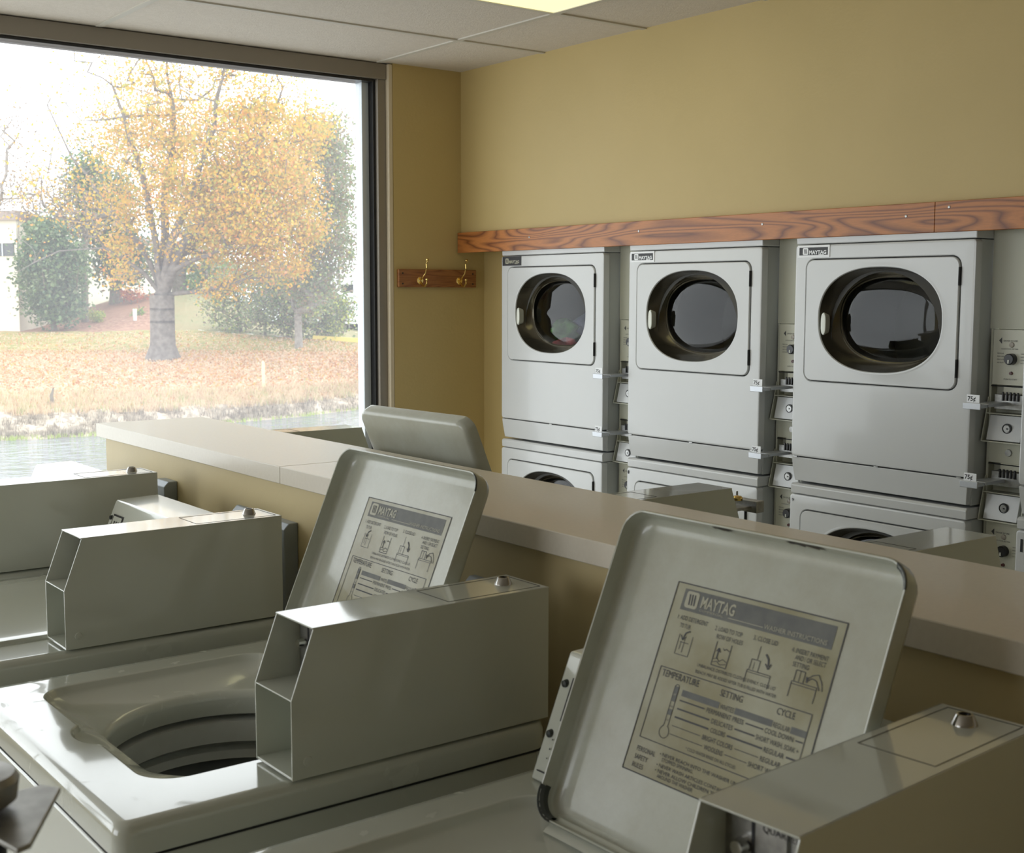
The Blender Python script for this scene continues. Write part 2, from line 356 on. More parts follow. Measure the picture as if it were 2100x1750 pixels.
def make_dryer(label, loc, upper, white_badge, group):
    # local: x 0 = front face, y 0..DW measured toward +y (north), z 0..0.835
    t = thing('dryer', label, 'dryer', loc, 0, group)
    b = MB(); D_ = DW
    b.box(.0305, .60, .003, .012, 0, .797); b.box(.0305, .60, D_-.012, D_-.003, 0, .797); b.box(.0305, .60, .012, D_-.012, .79, .797); b.box(.0305, .60, .012, D_-.012, 0, .01); b.box(.592, .60, .012, D_-.012, .01, .79)
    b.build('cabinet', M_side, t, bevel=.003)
    # lower skirt, tapering back
    b = MB(); L = []
    for z, x, ins in ((.084, .003, .002), (.05, .007, .004), (.003, .013, .010)):
        L.append([(x, ins, z), (x, DW-ins, z), (.033, DW-ins, z), (.033, ins, z)])
    b.loops(L, cap0=True, cap1=True)
    b.build('skirt', M_dry, t, bevel=.002)
    b = MB(); b.prism([(.004, .799), (.002, .828), (.01, .834), (.60, .834), (.60, .799)], 1, .001, DW-.001)
    b.build('top_lid', M_dry, t, bevel=.003)
    # front panel, loops about window centre, with round-cornered door opening
    c = (.34, .55)
    out = (0, DW, .087, .797, .012); door = (.048, .632, .345, .75, .032)
    A = angles(c, [out, door])
    def R(rect, x, ins=0):
        x0, x1, y0, y1, r = rect
        return [(x, *rr_ray(a, c, x0+ins, x1-ins, y0+ins, y1-ins, max(r-ins, .004))) for a in A]
    b = MB()
    b.loops([R(out, .03), R(out, .008), R(out, .0022, .002), R(out, 0, .008), R(door, 0, -.0025), R(door, .003, 0), R(door, .014, 0)])
    b.build('front_panel', M_dry, t)
    g = MB(); g.loops([R(door, .012, -.002), R(door, .012, .03)]); g.build('door_gap', M_shadow, t)
    # door
    wc = (.3385, .553); hw, hh = .233, .166
    A2 = angles(wc, [door], 120)
    def R2(rect, x, ins=0):
        x0, x1, y0, y1, r = rect
        return [(x, *rr_ray(a, wc, x0+ins, x1-ins, y0+ins, y1-ins, max(r-ins, .004))) for a in A2]
    def S(x, d, e=2.35): return [(x, *sq(a, wc, hw-d, hh-d, e)) for a in A2]
    b = MB()
    b.loops([R2(door, .012, .0035), R2(door, -.0015, .0035), R2(door, -.004, .006), S(-.004, -.012), S(-.006, -.007), S(-.005, -.002), S(-.001, 0)])
    d = b.build('door', M_dry, t)
    b = MB()
    def S2(x, d, sh=0, e=2.35): return [(x, sq(a, wc, hw-d, hh-d, e)[0]+sh, sq(a, wc, hw-d, hh-d, e)[1]) for a in A2]
    b.loops([S2(-.001, 0), S2(.010, .004), S2(.030, .009, -.003), S2(.050, .016, -.008), S2(.060, .024, -.012), S2(.058, .028, -.013), S2(.061, .032, -.013)])
    b.build('bezel', M_bezel, d)
    b = MB(); b.loops([S2(.060, .031, -.013), S2(.053, .045, -.013), S2(.047, .075, -.013), S2(.044, .15, -.013)], cap1=True)
    b.build('pane', M_pane, d, smooth=80)
    b = MB(); b.loops([[( x, .551+math.cos(k*PI/12)*w_, .537+math.copysign(abs(math.sin(k*PI/12))**.6, math.sin(k*PI/12))*h_) for k in range(24)] for x, w_, h_ in ((.02, .006, .030), (-.003, .0105, .037), (-.0065, .0095, .035), (-.0075, .006, .030))], cap1=True)
    b.build('handle', M_white, d)
    for z0 in (.385, .66):
        b = MB(); b.box(-.0075, .004, .0475, .0525, z0, z0+.055); b.build('hinge', M_shadow, t, bevel=.001)
    # drum behind
    b = MB(); b.lathe([(.205, .031), (.255, .06), (.26, .16), (.25, .165), (.25, .20), (.26, .205), (.26, .44), (.0001, .46)], (0, .34, .50), axis=0, n=40)
    b.build('drum', M_drum, t, smooth=50)
    # seam tabs on skirt
    for y in (.03, .33, .66):
        b = MB(); b.box(-.0008, .006, y-.008, y+.008, .0845, .088); b.build('panel_clip', M_steel, t)
    if upper:
        b = MB(); o = Vector((-.0006, .669, .755)); bw, bh = .133, .04
        b.box(-.0018, 0, .669-bw, .669, .755, .755+bh, 0)
        o = Vector((-.0021, .669, .755))
        e = .0072 if white_badge else .002
        b.quadp(o, YV, ZV, e, bw-e, e, bh-e, 1)
        o2_ = Vector((-.0024, .669-.022, .755+.0085))
        logo(b, o2_, YV, ZV, .023, 2, 3)
        b.text('MAYTAG', .0175, Vector((-.0025, .669-.048, .7655)), YV, ZV, 2, bold=.0006, sx=1.02)
        b.quadp(Vector((-.0025, .669, .755)), YV, ZV, .088, .110, .0075, .0095, 2)
        b.build('name_badge', [M_paper if white_badge else M_print, M_blackink, M_paper if white_badge else M_labelpale, M_blackink], t, smooth=0, fix=False)
    return t
M_bezel = mat('dark_chrome_bezel', (.12, .108, .08), .18, .7)
M_drum = mat('drum_grey', (.13, .13, .125), .45, .3)
XD = 3.36; ZL = .088; ZU = .928
ys = [3.838, 3.011, 2.184, 1.341]
names = ['left', 'middle', 'right', 'far']
upl = ['upper stacked dryer with clothes behind its round glass, grey badge, nearest the window',
       'upper stacked dryer in the middle of the row, white-framed badge, empty dark drum',
       'upper stacked dryer right of the middle, largest in view, reflecting vehicles in its glass',
       'upper stacked dryer cut off by the right edge of the photo']
lol = ['lower dryer under the clothes-filled one nearest the window, only its top showing',
       'lower dryer in the middle stack, half hidden by a washer beyond the countertop',
       'lower dryer under the largest dryer, arc of dark window showing over the countertop',
       'lower dryer at the right photo edge, numbered 10']
for i, y in enumerate(ys):
    x = XD
    make_dryer(upl[i], (x, y, ZU), True, i != 0, 'upper stacked dryers')
    lo = make_dryer(lol[i], (x, y, ZL), False, True, 'lower stacked dryers')
    nb = MB()
    if i == 3: nb.text('10', .052, Vector((-.0012, .672, .735)), YV, ZV, 0, bold=.0012)
    elif i == 1: nb.text('8', .018, Vector((-.0012, .672, .772)), YV, ZV, 0, bold=.001)
    elif i == 2: nb.text('9', .014, Vector((-.0012, .668, .772)), YV, ZV, 0, bold=.0003)
    if nb.v: nb.build('number_sticker', M_blackink, lo, smooth=0, fix=False)
    sbox('trim_%d' % (10+i), M_galv, 3.40, 3.98, y+.01, y+DW-.01, 0, .087)
    # filler panel between the dryers (above the coin meters)
    sbox('trim_%d' % (20+i), M_filler, 3.447, 3.455, y-.1465, y-.001, 1.4605, 1.765)

# clothes inside the first drum
def blob(name, label, c, r, col, seed, grp='clothes in the dryer drum'):
    rnd = random.Random(seed); b = MB(); L = []
    ph = [rnd.uniform(0, 6) for _ in range(8)]
    for i in range(13):
        th = PI*i/12; lp = []
        for k in range(26):
            a = 2*PI*k/26
            q = 1+.22*math.sin(3*a+ph[0]+2*th)+.16*math.sin(5*a+ph[1]-3*th)+.12*math.sin(7*th+2*a+ph[2])
            lp.append((c[0]+r[0]*q*math.sin(th)*math.cos(a), c[1]+r[1]*q*math.sin(th)*math.sin(a), c[2]-r[2]*math.cos(th)*(1+.15*math.sin(4*a+ph[3]))))
        L.append(lp)
    b.loops(L); b.build('x', mat('cloth_'+name, col, .85, noise=tuple(v*.55 for v in col), nscale=25), smooth=70)
    o = C.objects[-1]; o.name = name; tag(o, label, 'clothing', grp)
blob('crumpled_shirt', 'dark red garment at the bottom of the leftmost upper dryer drum', (3.50, 4.24, 1.325), (.06, .075, .045), (.45, .06, .08), 1)
blob('crumpled_towel', 'cream towel at the bottom right of the leftmost upper dryer drum', (3.52, 4.09, 1.335), (.07, .07, .045), (.62, .52, .36), 2)
blob('crumpled_sweater', 'green garment in the middle of the clothes in the leftmost upper dryer', (3.55, 4.30, 1.40), (.06, .06, .05), (.12, .30, .09), 3)
blob('crumpled_jeans', 'dark blue garment on top of the clothes in the leftmost upper dryer', (3.60, 4.16, 1.43), (.07, .10, .06), (.08, .09, .17), 4)

# ================================================================== COIN METERS between dryers
def make_meter(label, loc):
    # local: x 0 = panel face (protrudes to -x), y 0 = north (left) edge, going -y, width .155; z world
    t = thing('coin_meter', label, 'coin meter', loc, 0, 'coin meters between the dryers')
    W = -.142
    b = MB()
    b.box(.03, .05, W, 0, .0, 1.46)                                   # back plate
    b.box(.0, .03, -.008, 0, .0, 1.46); b.box(.0, .03, W, W+.008, .0, 1.46)
    b.box(.0, .03, W+.008, -.008, 1.06, 1.125); b.box(0, .03, W+.008, -.008, .30, .70)
    b.build('housing', M_filler, t, bevel=.0015)
    for zt in (1.46, .885):
        h = .165 if zt > 1 else .19
        b = MB(); b.box(-.004, .004, W+.012, -.012, zt-h, zt-.002, 0)
        zc = zt-.088
        b.v += [(-.0046, -.030, zt-.034), (-.0046, -.040, zt-.024), (-.0046, -.040, zt-.044)]; n = len(b.v); b.face((n-3, n-2, n-1), 1)
        b.text('DRYER IN USE', .0072, Vector((-.0046, -.045, zt-.037)), YV, ZV, 1)
        b.text('CLOSE DOOR, SET DIAL', .0052, Vector((-.0046, -.038, zt-.060)), YV, ZV, 1)
        for k, s1 in enumerate(('REGULAR', 'PERM PRESS', 'DELICATE', 'AIR FLUFF')):
            b.text(s1, .0056, Vector((-.0046, -.026, zc+.014-k*.009)), YV, ZV, 1, sx=.9)
        for k, s1 in enumerate(('HIGH', 'MEDIUM', 'LOW', 'NO HEAT')):
            b.text(s1, .0056, Vector((-.0046, -.102, zc+.014-k*.009)), YV, ZV, 1, sx=.9)
        b.text('PUSH TO START', .006, Vector((-.0046, -.050, zt-.150)), YV, ZV, 1)
        pn = b.build('control_panel', [M_panel, M_print], t, smooth=0, fix=False)
        b = MB(); b.lathe([(.017, -.004), (.0165, -.020), (.014, -.023), (.0001, -.023)], (0, -.074, zc), axis=0, n=28); b.box(-.0245, -.02, -.076, -.072, zc-.012, zc-.002, 1)
        b.build('dial', [M_black, M_white], pn)
        b = MB(); b.lathe([(.0085, -.004), (.007, -.008), (.0001, -.009)], (0, -.072, zt-.046), axis=0, n=20); b.build('indicator_lamp', mat('lamp_lens', (.42, .38, .33), .25), pn)
        b = MB(); b.lathe([(.0055, -.004), (.0045, -.010), (.0001, -.010)], (0, -.074, zt-.130), axis=0, n=16); b.build('start_button', mat('maroon_button', (.10, .03, .03), .3), pn)
    for zs, z1, z0 in ((1.245, 1.206, 1.128), (1.015, .968, .890)):
        # flared coin box housing
        b = MB()
        for y0 in (-.001, W+.004):
            b.prism([(.03, z1+.055), (-.004, z1+.05), (-.012, z1+.01), (-.035, z0-.003), (.03, z0-.003)], 1, y0, y0-.003)
        b.box(-.034, .03, W+.004, -.004, z0-.004, z0-.001); b.box(-.016, .03, W+.004, -.004, z1+.001, z1+.004)
        b.build('coin_box_housing', M_filler, t)
        b = MB(); b.prism([(-.012, z1-.002), (-.030, z0+.002), (.0, z0+.002), (.0, z1-.002)], 1, W+.016, -.016); 
        bx = b.build('coin_box', M_dry, t, bevel=.001)
        zc = (z0+z1)/2
        b = MB(); b.lathe([(.0155, -.022), (.0145, -.0255), (.0125, -.0255), (.012, -.023)], (0, -.079, zc), axis=0, n=24, m=0); b.lathe([(.011, -.022), (.0105, -.026), (.0001, -.026)], (0, -.079, zc), axis=0, n=20, m=1)
        b.box(-.0275, -.026, -.084, -.079, zc-.002, zc+.002, 0)
        b.build('lock', [M_black, M_steel], bx)
        # slide mechanism: body, slots, tongue and price card
        b = MB(); b.box(-.016, .03, -.130, -.030, zs-.022, zs+.022, 0)
        for k in range(5): b.box(-.021, -.016, -.062-k*.012, -.0565-k*.012, zs+.004, zs+.030, 1)
        b.box(-.003, .01, -.130, -.050, zs+.024, zs+.046, 2)
        sl = b.build('coin_slide_body', [M_steel, M_black, M_panel], t, bevel=.001)
        b = MB(); b.box(-.115, -.014, -.075, -.022, zs-.010, zs+.000); b.box(-.155, -.115, -.072, -.020, zs-.012, zs-.002); b.box(-.158, -.154, -.075, -.017, zs-.016, zs+.004)
        b.build('coin_slide', M_slide, sl, bevel=.0015)
        b = MB(); b.box(-.152, -.150, -.067, -.026, zs+.003, zs+.027, 0); b.text('75\u00a2', .0185, Vector((-.1523, -.0285, zs+.009)), YV, ZV, 1, bold=.0004)
        b.build('price_card', [M_paper, M_blackink], sl, smooth=0, fix=False)
    # round key lock panel between
    b = MB(); b.lathe([(.0115, .0), (.010, -.005), (.0001, -.005)], (0, -.074, 1.093), axis=0, n=20); b.build('key_lock', M_steel, t)
    b = MB()
    for z in (1.292, 1.058): b.box(-.0045, .004, W+.010, -.010, z-.003, z)
    b.build('slot_shadow_lip', M_shadow, t)
    return t
make_meter('narrow coin meter between the leftmost and middle dryer stacks', (3.447, 3.834, 0))
make_meter('narrow coin meter between the middle stack and the largest dryer', (3.447, 3.008, 0))
make_meter('coin meter right of the largest dryer, dials and two 75 cent slides in view', (3.447, 2.180, 0))

# ================================================================== WASHERS
SH = (.3175, .32, 0)
ZD = .95
def rr_pts(A, c, rect, z, ins=0, fn=None):
    x0, x1, y0, y1, r = rect
    out = []
    for a in A:
        px, py = rr_ray(a, c, x0+ins, x1-ins, y0+ins, y1-ins, max(r-ins, .003))
        if fn: px, py = fn(px, py)
        out.append((px, py, z))
    return out
ROD = .035
def instruction_label(parent, hinge, Mt):
    """printed film on the lid's inner panel; lid frame: o origin at hinge far end, U toward near side, V up"""
    b = MB(); o, U, V, N = Mt
    LW, LH = .247, .227
    def P(u, v, e=.0004): return o+U*(.094+u*LW)+V*(.076+v*LH)+N*e
    def rect(u0, u1, v0, v1, m, e=.0006): b.quadp(P(0, 0, e), U*LW, V*LH, u0, u1, v0, v1, m)
    def line(pts, wd=.004, m=1, e=.0009):
        for (a0, b0), (a1, b1) in zip(pts, pts[1:]):
            d = Vector((a1-a0, (b1-b0)*LH/LW)); l = d.length
            if l < 1e-6: continue
            nx, ny = -d.y/l*wd/2, d.x/l*wd/2*LW/LH
            i = len(b.v); b.v += [tuple(P(x, y, e)) for x, y in ((a0+nx, b0+ny), (a1+nx, b1+ny), (a1-nx, b1-ny), (a0-nx, b0-ny))]; b.face((i, i+1, i+2, i+3), m)
    def txt(s, u, v, h, u1=None, m=1, bold=0):       # h: cap height in v units
        size = h*LH/.72; sx = 1
        if u1:
            cu_ = bpy.data.curves.new('t', 'FONT'); cu_.body = s; cu_.size = size; ob = bpy.data.objects.new('t', cu_); me = bpy.data.meshes.new_from_object(ob)
            wd = max(p.co.x for p in me.vertices); sx = (u1-u)*LW/wd
            bpy.data.objects.remove(ob); bpy.data.curves.remove(cu_); bpy.data.meshes.remove(me)
        b.text(s, size, P(u, v, .001), U, V, m, bold=bold, sx=sx)
    rect(0, 1, 0, 1, 0, .0003)
    line([(0, 0), (1, 0), (1, 1), (0, 1), (0, 0)], .0055)
    rect(.057, .953, .862, .975, 2)
    logo(b, P(.077, .878, .0010), U, V, .020, 3, 1)
    txt('MAYTAG', .175, .896, .060, .388, 3, .0004)
    txt('COMMERCIAL', .178, .876, .012, .33, 3)
    line([(.36, .881), (.57, .881)], .003, 3)
    txt('WASHER INSTRUCTIONS', .575, .876, .024, .925, 3)
    txt('1. ADD DETERGENT', .057, .812, .024, .255); txt('TO TUB', .089, .772, .024, .155)
    txt('2. LOAD TO TOP', .304, .806, .024, .47); txt('ROW OF HOLES', .325, .768, .024, .485)
    txt('3. CLOSE LID', .535, .812, .024, .676)
    txt('4. INSERT PAYMENT', .757, .806, .024, .955); txt('AND / OR SELECT', .785, .775, .024, .95); txt('SETTING', .781, .742, .024, .87)
    # pictograms
    line([(.105, .74), (.105, .635), (.19, .635), (.19, .74)], .003); line([(.125, .705), (.125, .66)], .003); line([(.145, .72), (.145, .65)], .003); line([(.12, .70), (.175, .70)], .003)
    line([(.165, .765), (.14, .75), (.13, .715)], .007); line([(.115, .735), (.13, .712), (.15, .732)], .005)
    line([(.34, .755), (.34, .635), (.43, .635), (.43, .755)], .004); line([(.362, .67), (.362, .72)], .006); line([(.35, .705), (.362, .725), (.374, .705)], .005)
    line([(.345, .665), (.365, .675), (.38, .66), (.40, .675), (.425, .665)], .003); line([(.345, .65), (.37, .658), (.39, .645), (.425, .655)], .003); line([(.385, .73), (.395, .72), (.405, .73), (.425, .72)], .003)
    line([(.55, .60), (.55, .665), (.685, .665), (.685, .60)], .0035); line([(.55, .655), (.685, .655)], .0025); line([(.56, .668), (.56, .72), (.61, .72), (.61, .668)], .0035); line([(.58, .71), (.58, .67)], .0025); line([(.59, .72), (.59, .79)], .003)
    line([(.63, .76), (.65, .74), (.66, .705)], .009); line([(.64, .715), (.661, .692), (.672, .72)], .006)
    line([(.80, .60), (.80, .675), (.935, .675), (.935, .60)], .0035); line([(.80, .663), (.935, .663)], .003); line([(.81, .678), (.81, .73), (.86, .73), (.86, .678)], .004); line([(.835, .73), (.835, .678)], .003)
    line([(.875, .70), (.90, .725), (.93, .735), (.955, .70), (.965, .665)], .004); line([(.88, .695), (.90, .71), (.925, .705), (.95, .665)], .004); line([(.872, .712), (.878, .685)], .009)
    txt('UNBALANCE: DISTRIBUTE CLOTHES EVENLY, CLOSE LID', .263, .606, .017, .73); txt('BLEACH: MAY BE ADDED AFTER TUB IS FILLED WITH WATER', .263, .573, .017, .745)
    line([(.049, .178), (.951, .178), (.951, .553), (.049, .553), (.049, .178)], .004)
    txt('TEMPERATURE', .069, .508, .036, .308); txt('SETTING', .441, .503, .034, .575); txt('CYCLE', .769, .505, .034, .87)
    # thermometer
    line([(.172, .27), (.172, .475), (.178, .488), (.193, .488), (.198, .475), (.198, .27)], .003)
    rect(.173, .197, .40, .478, 2, .0008); rect(.173, .197, .33, .36, 4, .0008)
    txt('HOT', .177, .43, .012, .194, 3); txt('WARM', .176, .37, .009, .195); txt('COLD', .176, .30, .009, .195)
    line([(.185+.03*math.cos(a*PI/8+PI/2+.5), .243+.03*math.sin(a*PI/8+PI/2+.5)*LW/LH) for a in range(15)], .003)
    rect(.223, .455, .440, .472, 2); txt('WHITES', .462, .442, .026, .545); rect(.55, .765, .440, .472, 2); txt('REGULAR', .77, .442, .026, .862); rect(.866, .949, .440, .472, 2)
    rows = [(.407, .006, 'PERMANENT PRESS', .393, .615, .736, 'COOL DOWN', .893, .10), (.364, .007, 'DELICATES', .437, .565, .700, 'SHORT WASH, SOAK +', .935, 0),
            (.321, .008, 'COLORS', .447, .535, .758, 'REGULAR', .87, .07), (.276, .003, 'BRIGHT COLORS', .413, .595, .752, 'REGULAR', .865, .07), (.233, .003, 'WOOLENS', .440, .552, .700, 'SHORT WASH', .87, .07)]
    for v, wd, s1, a0, a1, c0, s2, c1, tail in rows:
        line([(.223, v+.010), (a0-.012, v+.010)], wd); txt(s1, a0, v-.002, .025, a1); line([(a1+.012, v+.010), (c0-.008, v+.010)], wd); txt(s2, c0, v-.002, .025, c1)
        if tail: line([(c1+.012, v+.010), (.945, v+.010)], wd)
    txt('* COLD WATER RINSE ON ALL CYCLES', .34, .196, .017, .64)
    txt('PERSONAL', .053, .108, .026, .175); txt('SAFETY', .053, .066, .026, .14); txt('RULES', .053, .024, .026, .125)
    for v, s1, s2, e1, e2 in ((.125, '\u2022 NEVER REACH INTO THE WASHER UNTIL THE TUB HAS', 'STOPPED SPINNING.', .88, .42), (.070, '\u2022 NEVER WASH ARTICLES CONTAINING FLAMMABLE FLUIDS.', '', .90, 0), (.042, '\u2022 NEVER ALLOW CHILDREN TO OPERATE, PLAY IN OR', 'AROUND THE WASHER.', .86, .45)):
        txt(s1, .20, v, .019, e1)
        if s2: txt(s2, .222, v-.024, .019, e2)
    o_ = b.build('instruction_label', [M_label, M_print, M_printf, M_labelpale, M_printf], parent, smooth=0, fix=False, shift=SH)
    o_['label'] = 'yellowed printed instruction label'
    return o_
def console_print(b, x, z, y1, slope):
    """print on the slanted console front; y1 = far (left) end"""
    V = Vector((slope, 0, 1)).normalized(); o = Vector((x-.0012, y1, z))
    def P(u, v): return o+YV*u+V*v
    # logo frame and mark
    b.quadp(P(.022, .078), YV, V, 0, .056, 0, .056, 0); b.quadp(P(.026, .082)+Vector((-.0003, 0, 0)), YV, V, 0, .048, 0, .048, 1)
    N = Vector((-.0006, 0, 0))
    for k in range(3):
        i = len(b.v); x_ = .036+k*.012; b.v += [tuple(P(x_+a, .092+c)+N) for a, c in ((.004, 0), (.011, 0), (.007, .028), (0, .028))]; b.face((i, i+1, i+2, i+3), 0)
    b.text('MAYTAG', .03, P(.086, .090)+N, YV, V, 0, bold=.0008)
    b.text('PERFORMANCE WASHER', .0105, P(.024, .063), YV, V, 0)
    for k, s in enumerate(('DELICATES', 'NORMAL', 'HEAVY DUTY')):
        b.text('\u2022 '+s, .0095, P(.018, .050-k*.012), YV, V, 0)
    b.quadp(P(.008, .0105), YV, V, 0, .50, 0, .0016, 0)
def make_washer(label, cx, cy, rz, lid_open, hinge=.465, cdx=0.0, box_rot=0.0, slide=False, group='coin washers', lean=.426, coin_detail=True):
    t = thing('washing_machine', label, 'washing machine', (cx, cy, 0), rz, group)
    # cabinet
    b = MB(); b.box(.006, .02, .006, .634, .03, .905); b.box(.618, .630, .006, .634, .03, .905); b.box(.02, .618, .006, .02, .03, .905); b.box(.02, .618, .62, .634, .03, .905); b.box(.02, .618, .02, .62, .03, .04); b.box(.0, .006, .002, .638, .04, .9045)
    for x in (.04, .58):
        for y in (.05, .59): b.lathe([(.022, 0), (.022, .01), (.012, .012), (.012, .03)], (x, y, 0), n=12, cap0=True)
    b.build('cabinet', M_wash, t, bevel=.004, shift=SH)
    b = MB(); b.loops([[(.003+i, .003+i, z), (.634-i, .003+i, z), (.634-i, .637-i, z), (.003+i, .637-i, z)] for i, z in ((0, .9055), (0, .9082), (.02, .9082), (.02, .9055), (0, .9055))]); b.build('seam', M_shadow, t, shift=SH)
    # top deck
    out = (0, .636, 0, .64, .022); rec = (.085, .468, .108, .575, .052)
    c = (.29, .33); A = angles(c, [out, rec], 150)
    def notch(px, py):
        if px < .15 and abs(py-.335) < .045: px -= .020*max(0, math.cos((py-.335)/.045*PI/2))**.5
        return px, py
    def circ(r, z): return [(cc[0]+r*math.cos(a2), cc[1]+r*math.sin(a2), z) for a2 in A2]
    cc = (.292, .325)
    A2 = A
    b = MB()
    b.loops([rr_pts(A, c, out, .909, .002), rr_pts(A, c, out, .912, 0), rr_pts(A, c, out, .936, .0), rr_pts(A, c, out, .946, .004), rr_pts(A, c, out, .9505, .010), rr_pts(A, c, out, .950, .018),
             rr_pts(A, c, rec, .9500, -.004, notch), rr_pts(A, c, rec, .948, 0, notch), rr_pts(A, c, rec, .940, .003, notch), rr_pts(A, c, rec, .936, .010, notch if False else None), rr_pts(A, c, rec, .924, .035),
             circ(.192, .918), circ(.184, .915), circ(.178, .905), circ(.180, .880)])
    dk = b.build('top_deck', M_deck, t, smooth=50, shift=SH)
    if lid_open:
        b = MB()
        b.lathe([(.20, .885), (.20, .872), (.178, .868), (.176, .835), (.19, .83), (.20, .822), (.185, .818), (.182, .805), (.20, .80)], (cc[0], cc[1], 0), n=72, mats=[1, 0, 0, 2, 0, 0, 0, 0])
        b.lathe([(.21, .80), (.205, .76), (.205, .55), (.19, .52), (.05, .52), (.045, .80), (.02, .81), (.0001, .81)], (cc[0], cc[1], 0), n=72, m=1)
        for j in range(5):
            for k in range(36):
                a = 2*PI*(k+(j % 2)/2)/36; b.lathe([(.006, 0), (.0001, -.0005)], (0, 0, 0), n=8, m=3) if False else None
                z = .765-j*.035; r = .2045; n8 = len(b.v)
                for q in range(6):
                    th = q*PI/3; aa = a+.005/r*math.cos(th)
                    b.v.append((cc[0]+r*math.cos(aa), cc[1]+r*math.sin(aa), z+.005*math.sin(th)))
                b.face(range(n8, n8+6), 3)
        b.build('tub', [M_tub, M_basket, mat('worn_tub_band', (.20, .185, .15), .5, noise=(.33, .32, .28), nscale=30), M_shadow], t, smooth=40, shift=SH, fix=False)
    # lid
    LY0, LY1, LH = .135, .549, .375
    if lid_open:
        V = Vector((lean, 0, 1)).normalized(); U = Vector((0, -1, 0)); N = Vector((-V.z, 0, V.x))   # N toward viewer (front)
        o = Vector((hinge, LY1, ZD)); EX = .014
        rect = (0, LY1-LY0, -EX, LH, .030); lc = (.21, .17); AL = angles(lc, [rect], 60)
        def lp(ins, d, r=None):
            return [tuple(o+U*p[0]+V*p[1]+N*d) for p in (rr_ray(a, lc, ins, LY1-LY0-ins, ins-EX, LH-ins, max(.03-ins, .004)) for a in AL)]
        b = MB()
        b.loops([lp(.05, -.034), lp(.012, -.0325), lp(.004, -.029), lp(0, -.020), lp(-.001, -.002), lp(.0005, .0), lp(.0022, -.0005), lp(.0032, -.018), lp(.006, -.024), lp(.013, -.0275), lp(.022, -.028)], cap0=True, cap1=True)
        ld = b.build('lid', M_lid, t, smooth=50, shift=SH)
        # handle lip on the free edge, rubber bumpers in the inner corners
        for (cu_, cv_, s0, s1) in ((LY1-LY0-.030, LH-.030, 0.05, 1.1), (.030, .030-EX, 2.9, 4.8)):
            ring = []; b = MB()
            for k in range(9):
                a = s0+(s1-s0)*k/8; du, dv = math.cos(a), math.sin(a)
                ring.append([tuple(o+U*(cu_+du*rr)+V*(cv_+dv*rr)+N*dd) for rr, dd in ((.0245, -.004), (.0295, .0012), (.0305, .0012), (.0305, -.003), (.0245, -.012))])
            b.loops(ring)
            b.build('rubber_bumper', M_rubber, ld, shift=SH)
        b = MB(); b.prism([(hinge-.012, ZD-.024), (hinge-.008, ZD-.020), (hinge+.012, ZD-.012), (hinge+.012, ZD-.022)], 1, LY0+.03, LY1-.03)
        b.build('hinge_strip', M_wash, ld, shift=SH)
        if abs(rz) < .1:
            b = MB(); rnd = random.Random(int(cy*10)); W_ = LY1-LY0
            for (u0, v0, du, dv) in ((W_-.0034, .315, 0, .030), (W_-.0034, .275, 0, .022)) if not box_rot else ((.25, LH-.0034, .05, 0), (.14, LH-.0034, .03, 0)):
                i0 = len(b.v); pts_ = []
                for k in range(9):
                    tt = k/8; q_ = o+U*(u0+du*tt)+V*(v0+dv*tt); pts_.append(q_+N*(-.003))
                low = [q_+N*(-.004-.012*rnd.random()) for q_ in pts_]; b.v += [tuple(q_) for q_ in pts_+low[::-1]]; b.face(range(i0, i0+18))
            b.build('rust_patch', M_rust, ld, smooth=0, fix=False, shift=SH)
            instruction_label(ld, hinge, (o+N*(-.028), U, V, N))
    else:
        rect = (.089, .466, .111, .572, .032); lc = (.28, .34); AL = angles(lc, [rect], 50)
        def q(ins, z): return rr_pts(AL, lc, rect, z, ins)
        b = MB(); b.loops([q(.002, .937), q(0, .940), q(0, .950), q(.004, .9565), q(.02, .9585), q(.06, .9575)], cap0=True, cap1=True)
        b.build('lid', M_wash, t, smooth=50, shift=SH)
        b = MB(); b.loops([q(-.004, .9375), q(.01, .9375)]); b.build('lid_gap', M_shadow, t, shift=SH)
    # console at the rear
    x0 = .495+cdx; b = MB()
    b.prism([(x0-.022, ZD+.002), (x0+.040, 1.100), (x0+.043, 1.105), (.634, 1.108), (.634, ZD+.002)], 1, .106, .608)
    co = b.build('control_console', M_wash, t, bevel=.0025, shift=SH)
    b = MB(); console_print(b, x0-.022, ZD+.004, .608, .419); 
    for u, z in ((.011, 1.068), (.011, 1.008)): b.lathe([(.0001, -.006), (.0045, -.005), (.0055, .002)], (x0-.022+.419*(z-ZD), .608-u, z), axis=0, n=12, m=2)
    b.build('console_label', [M_blackink, M_wash, M_rubber], co, smooth=0, fix=False, shift=SH)
    # coin box
    cb_ = bpy.data.objects.new('coin_box', None)
    B0, B1 = .001, .103; th = .0022
    prof = [(.225, ZD+.003), (.225, 1.056), (.258, 1.1445), (.6345, 1.1445), (.6345, ZD+.003)]
    b = MB(); b.prism(prof, 1, B0, B0+th); b.prism(prof, 1, B1-th, B1)
    b.prism([(.256, 1.1445), (.2565, 1.1422), (.6345, 1.1422), (.6345, 1.1445)], 1, B0+.0003, B1-.0003)      # top sheet
    b.box(.632, .6345, B0+th, B1-th, ZD+.003, 1.142)
    b.box(.2255, .34, B0+th, B1-th, 1.0545, 1.0565)               # shelf
    b.box(.2255, .40, B0+th, B1-th, ZD+.003, ZD+.0065)            # floor of the lower bay
    b.box(.33, .333, B0+th, B1-th, ZD+.006, 1.0545)
    hb = b.build('coin_box', M_wash, t, bevel=.0006, shift=SH)
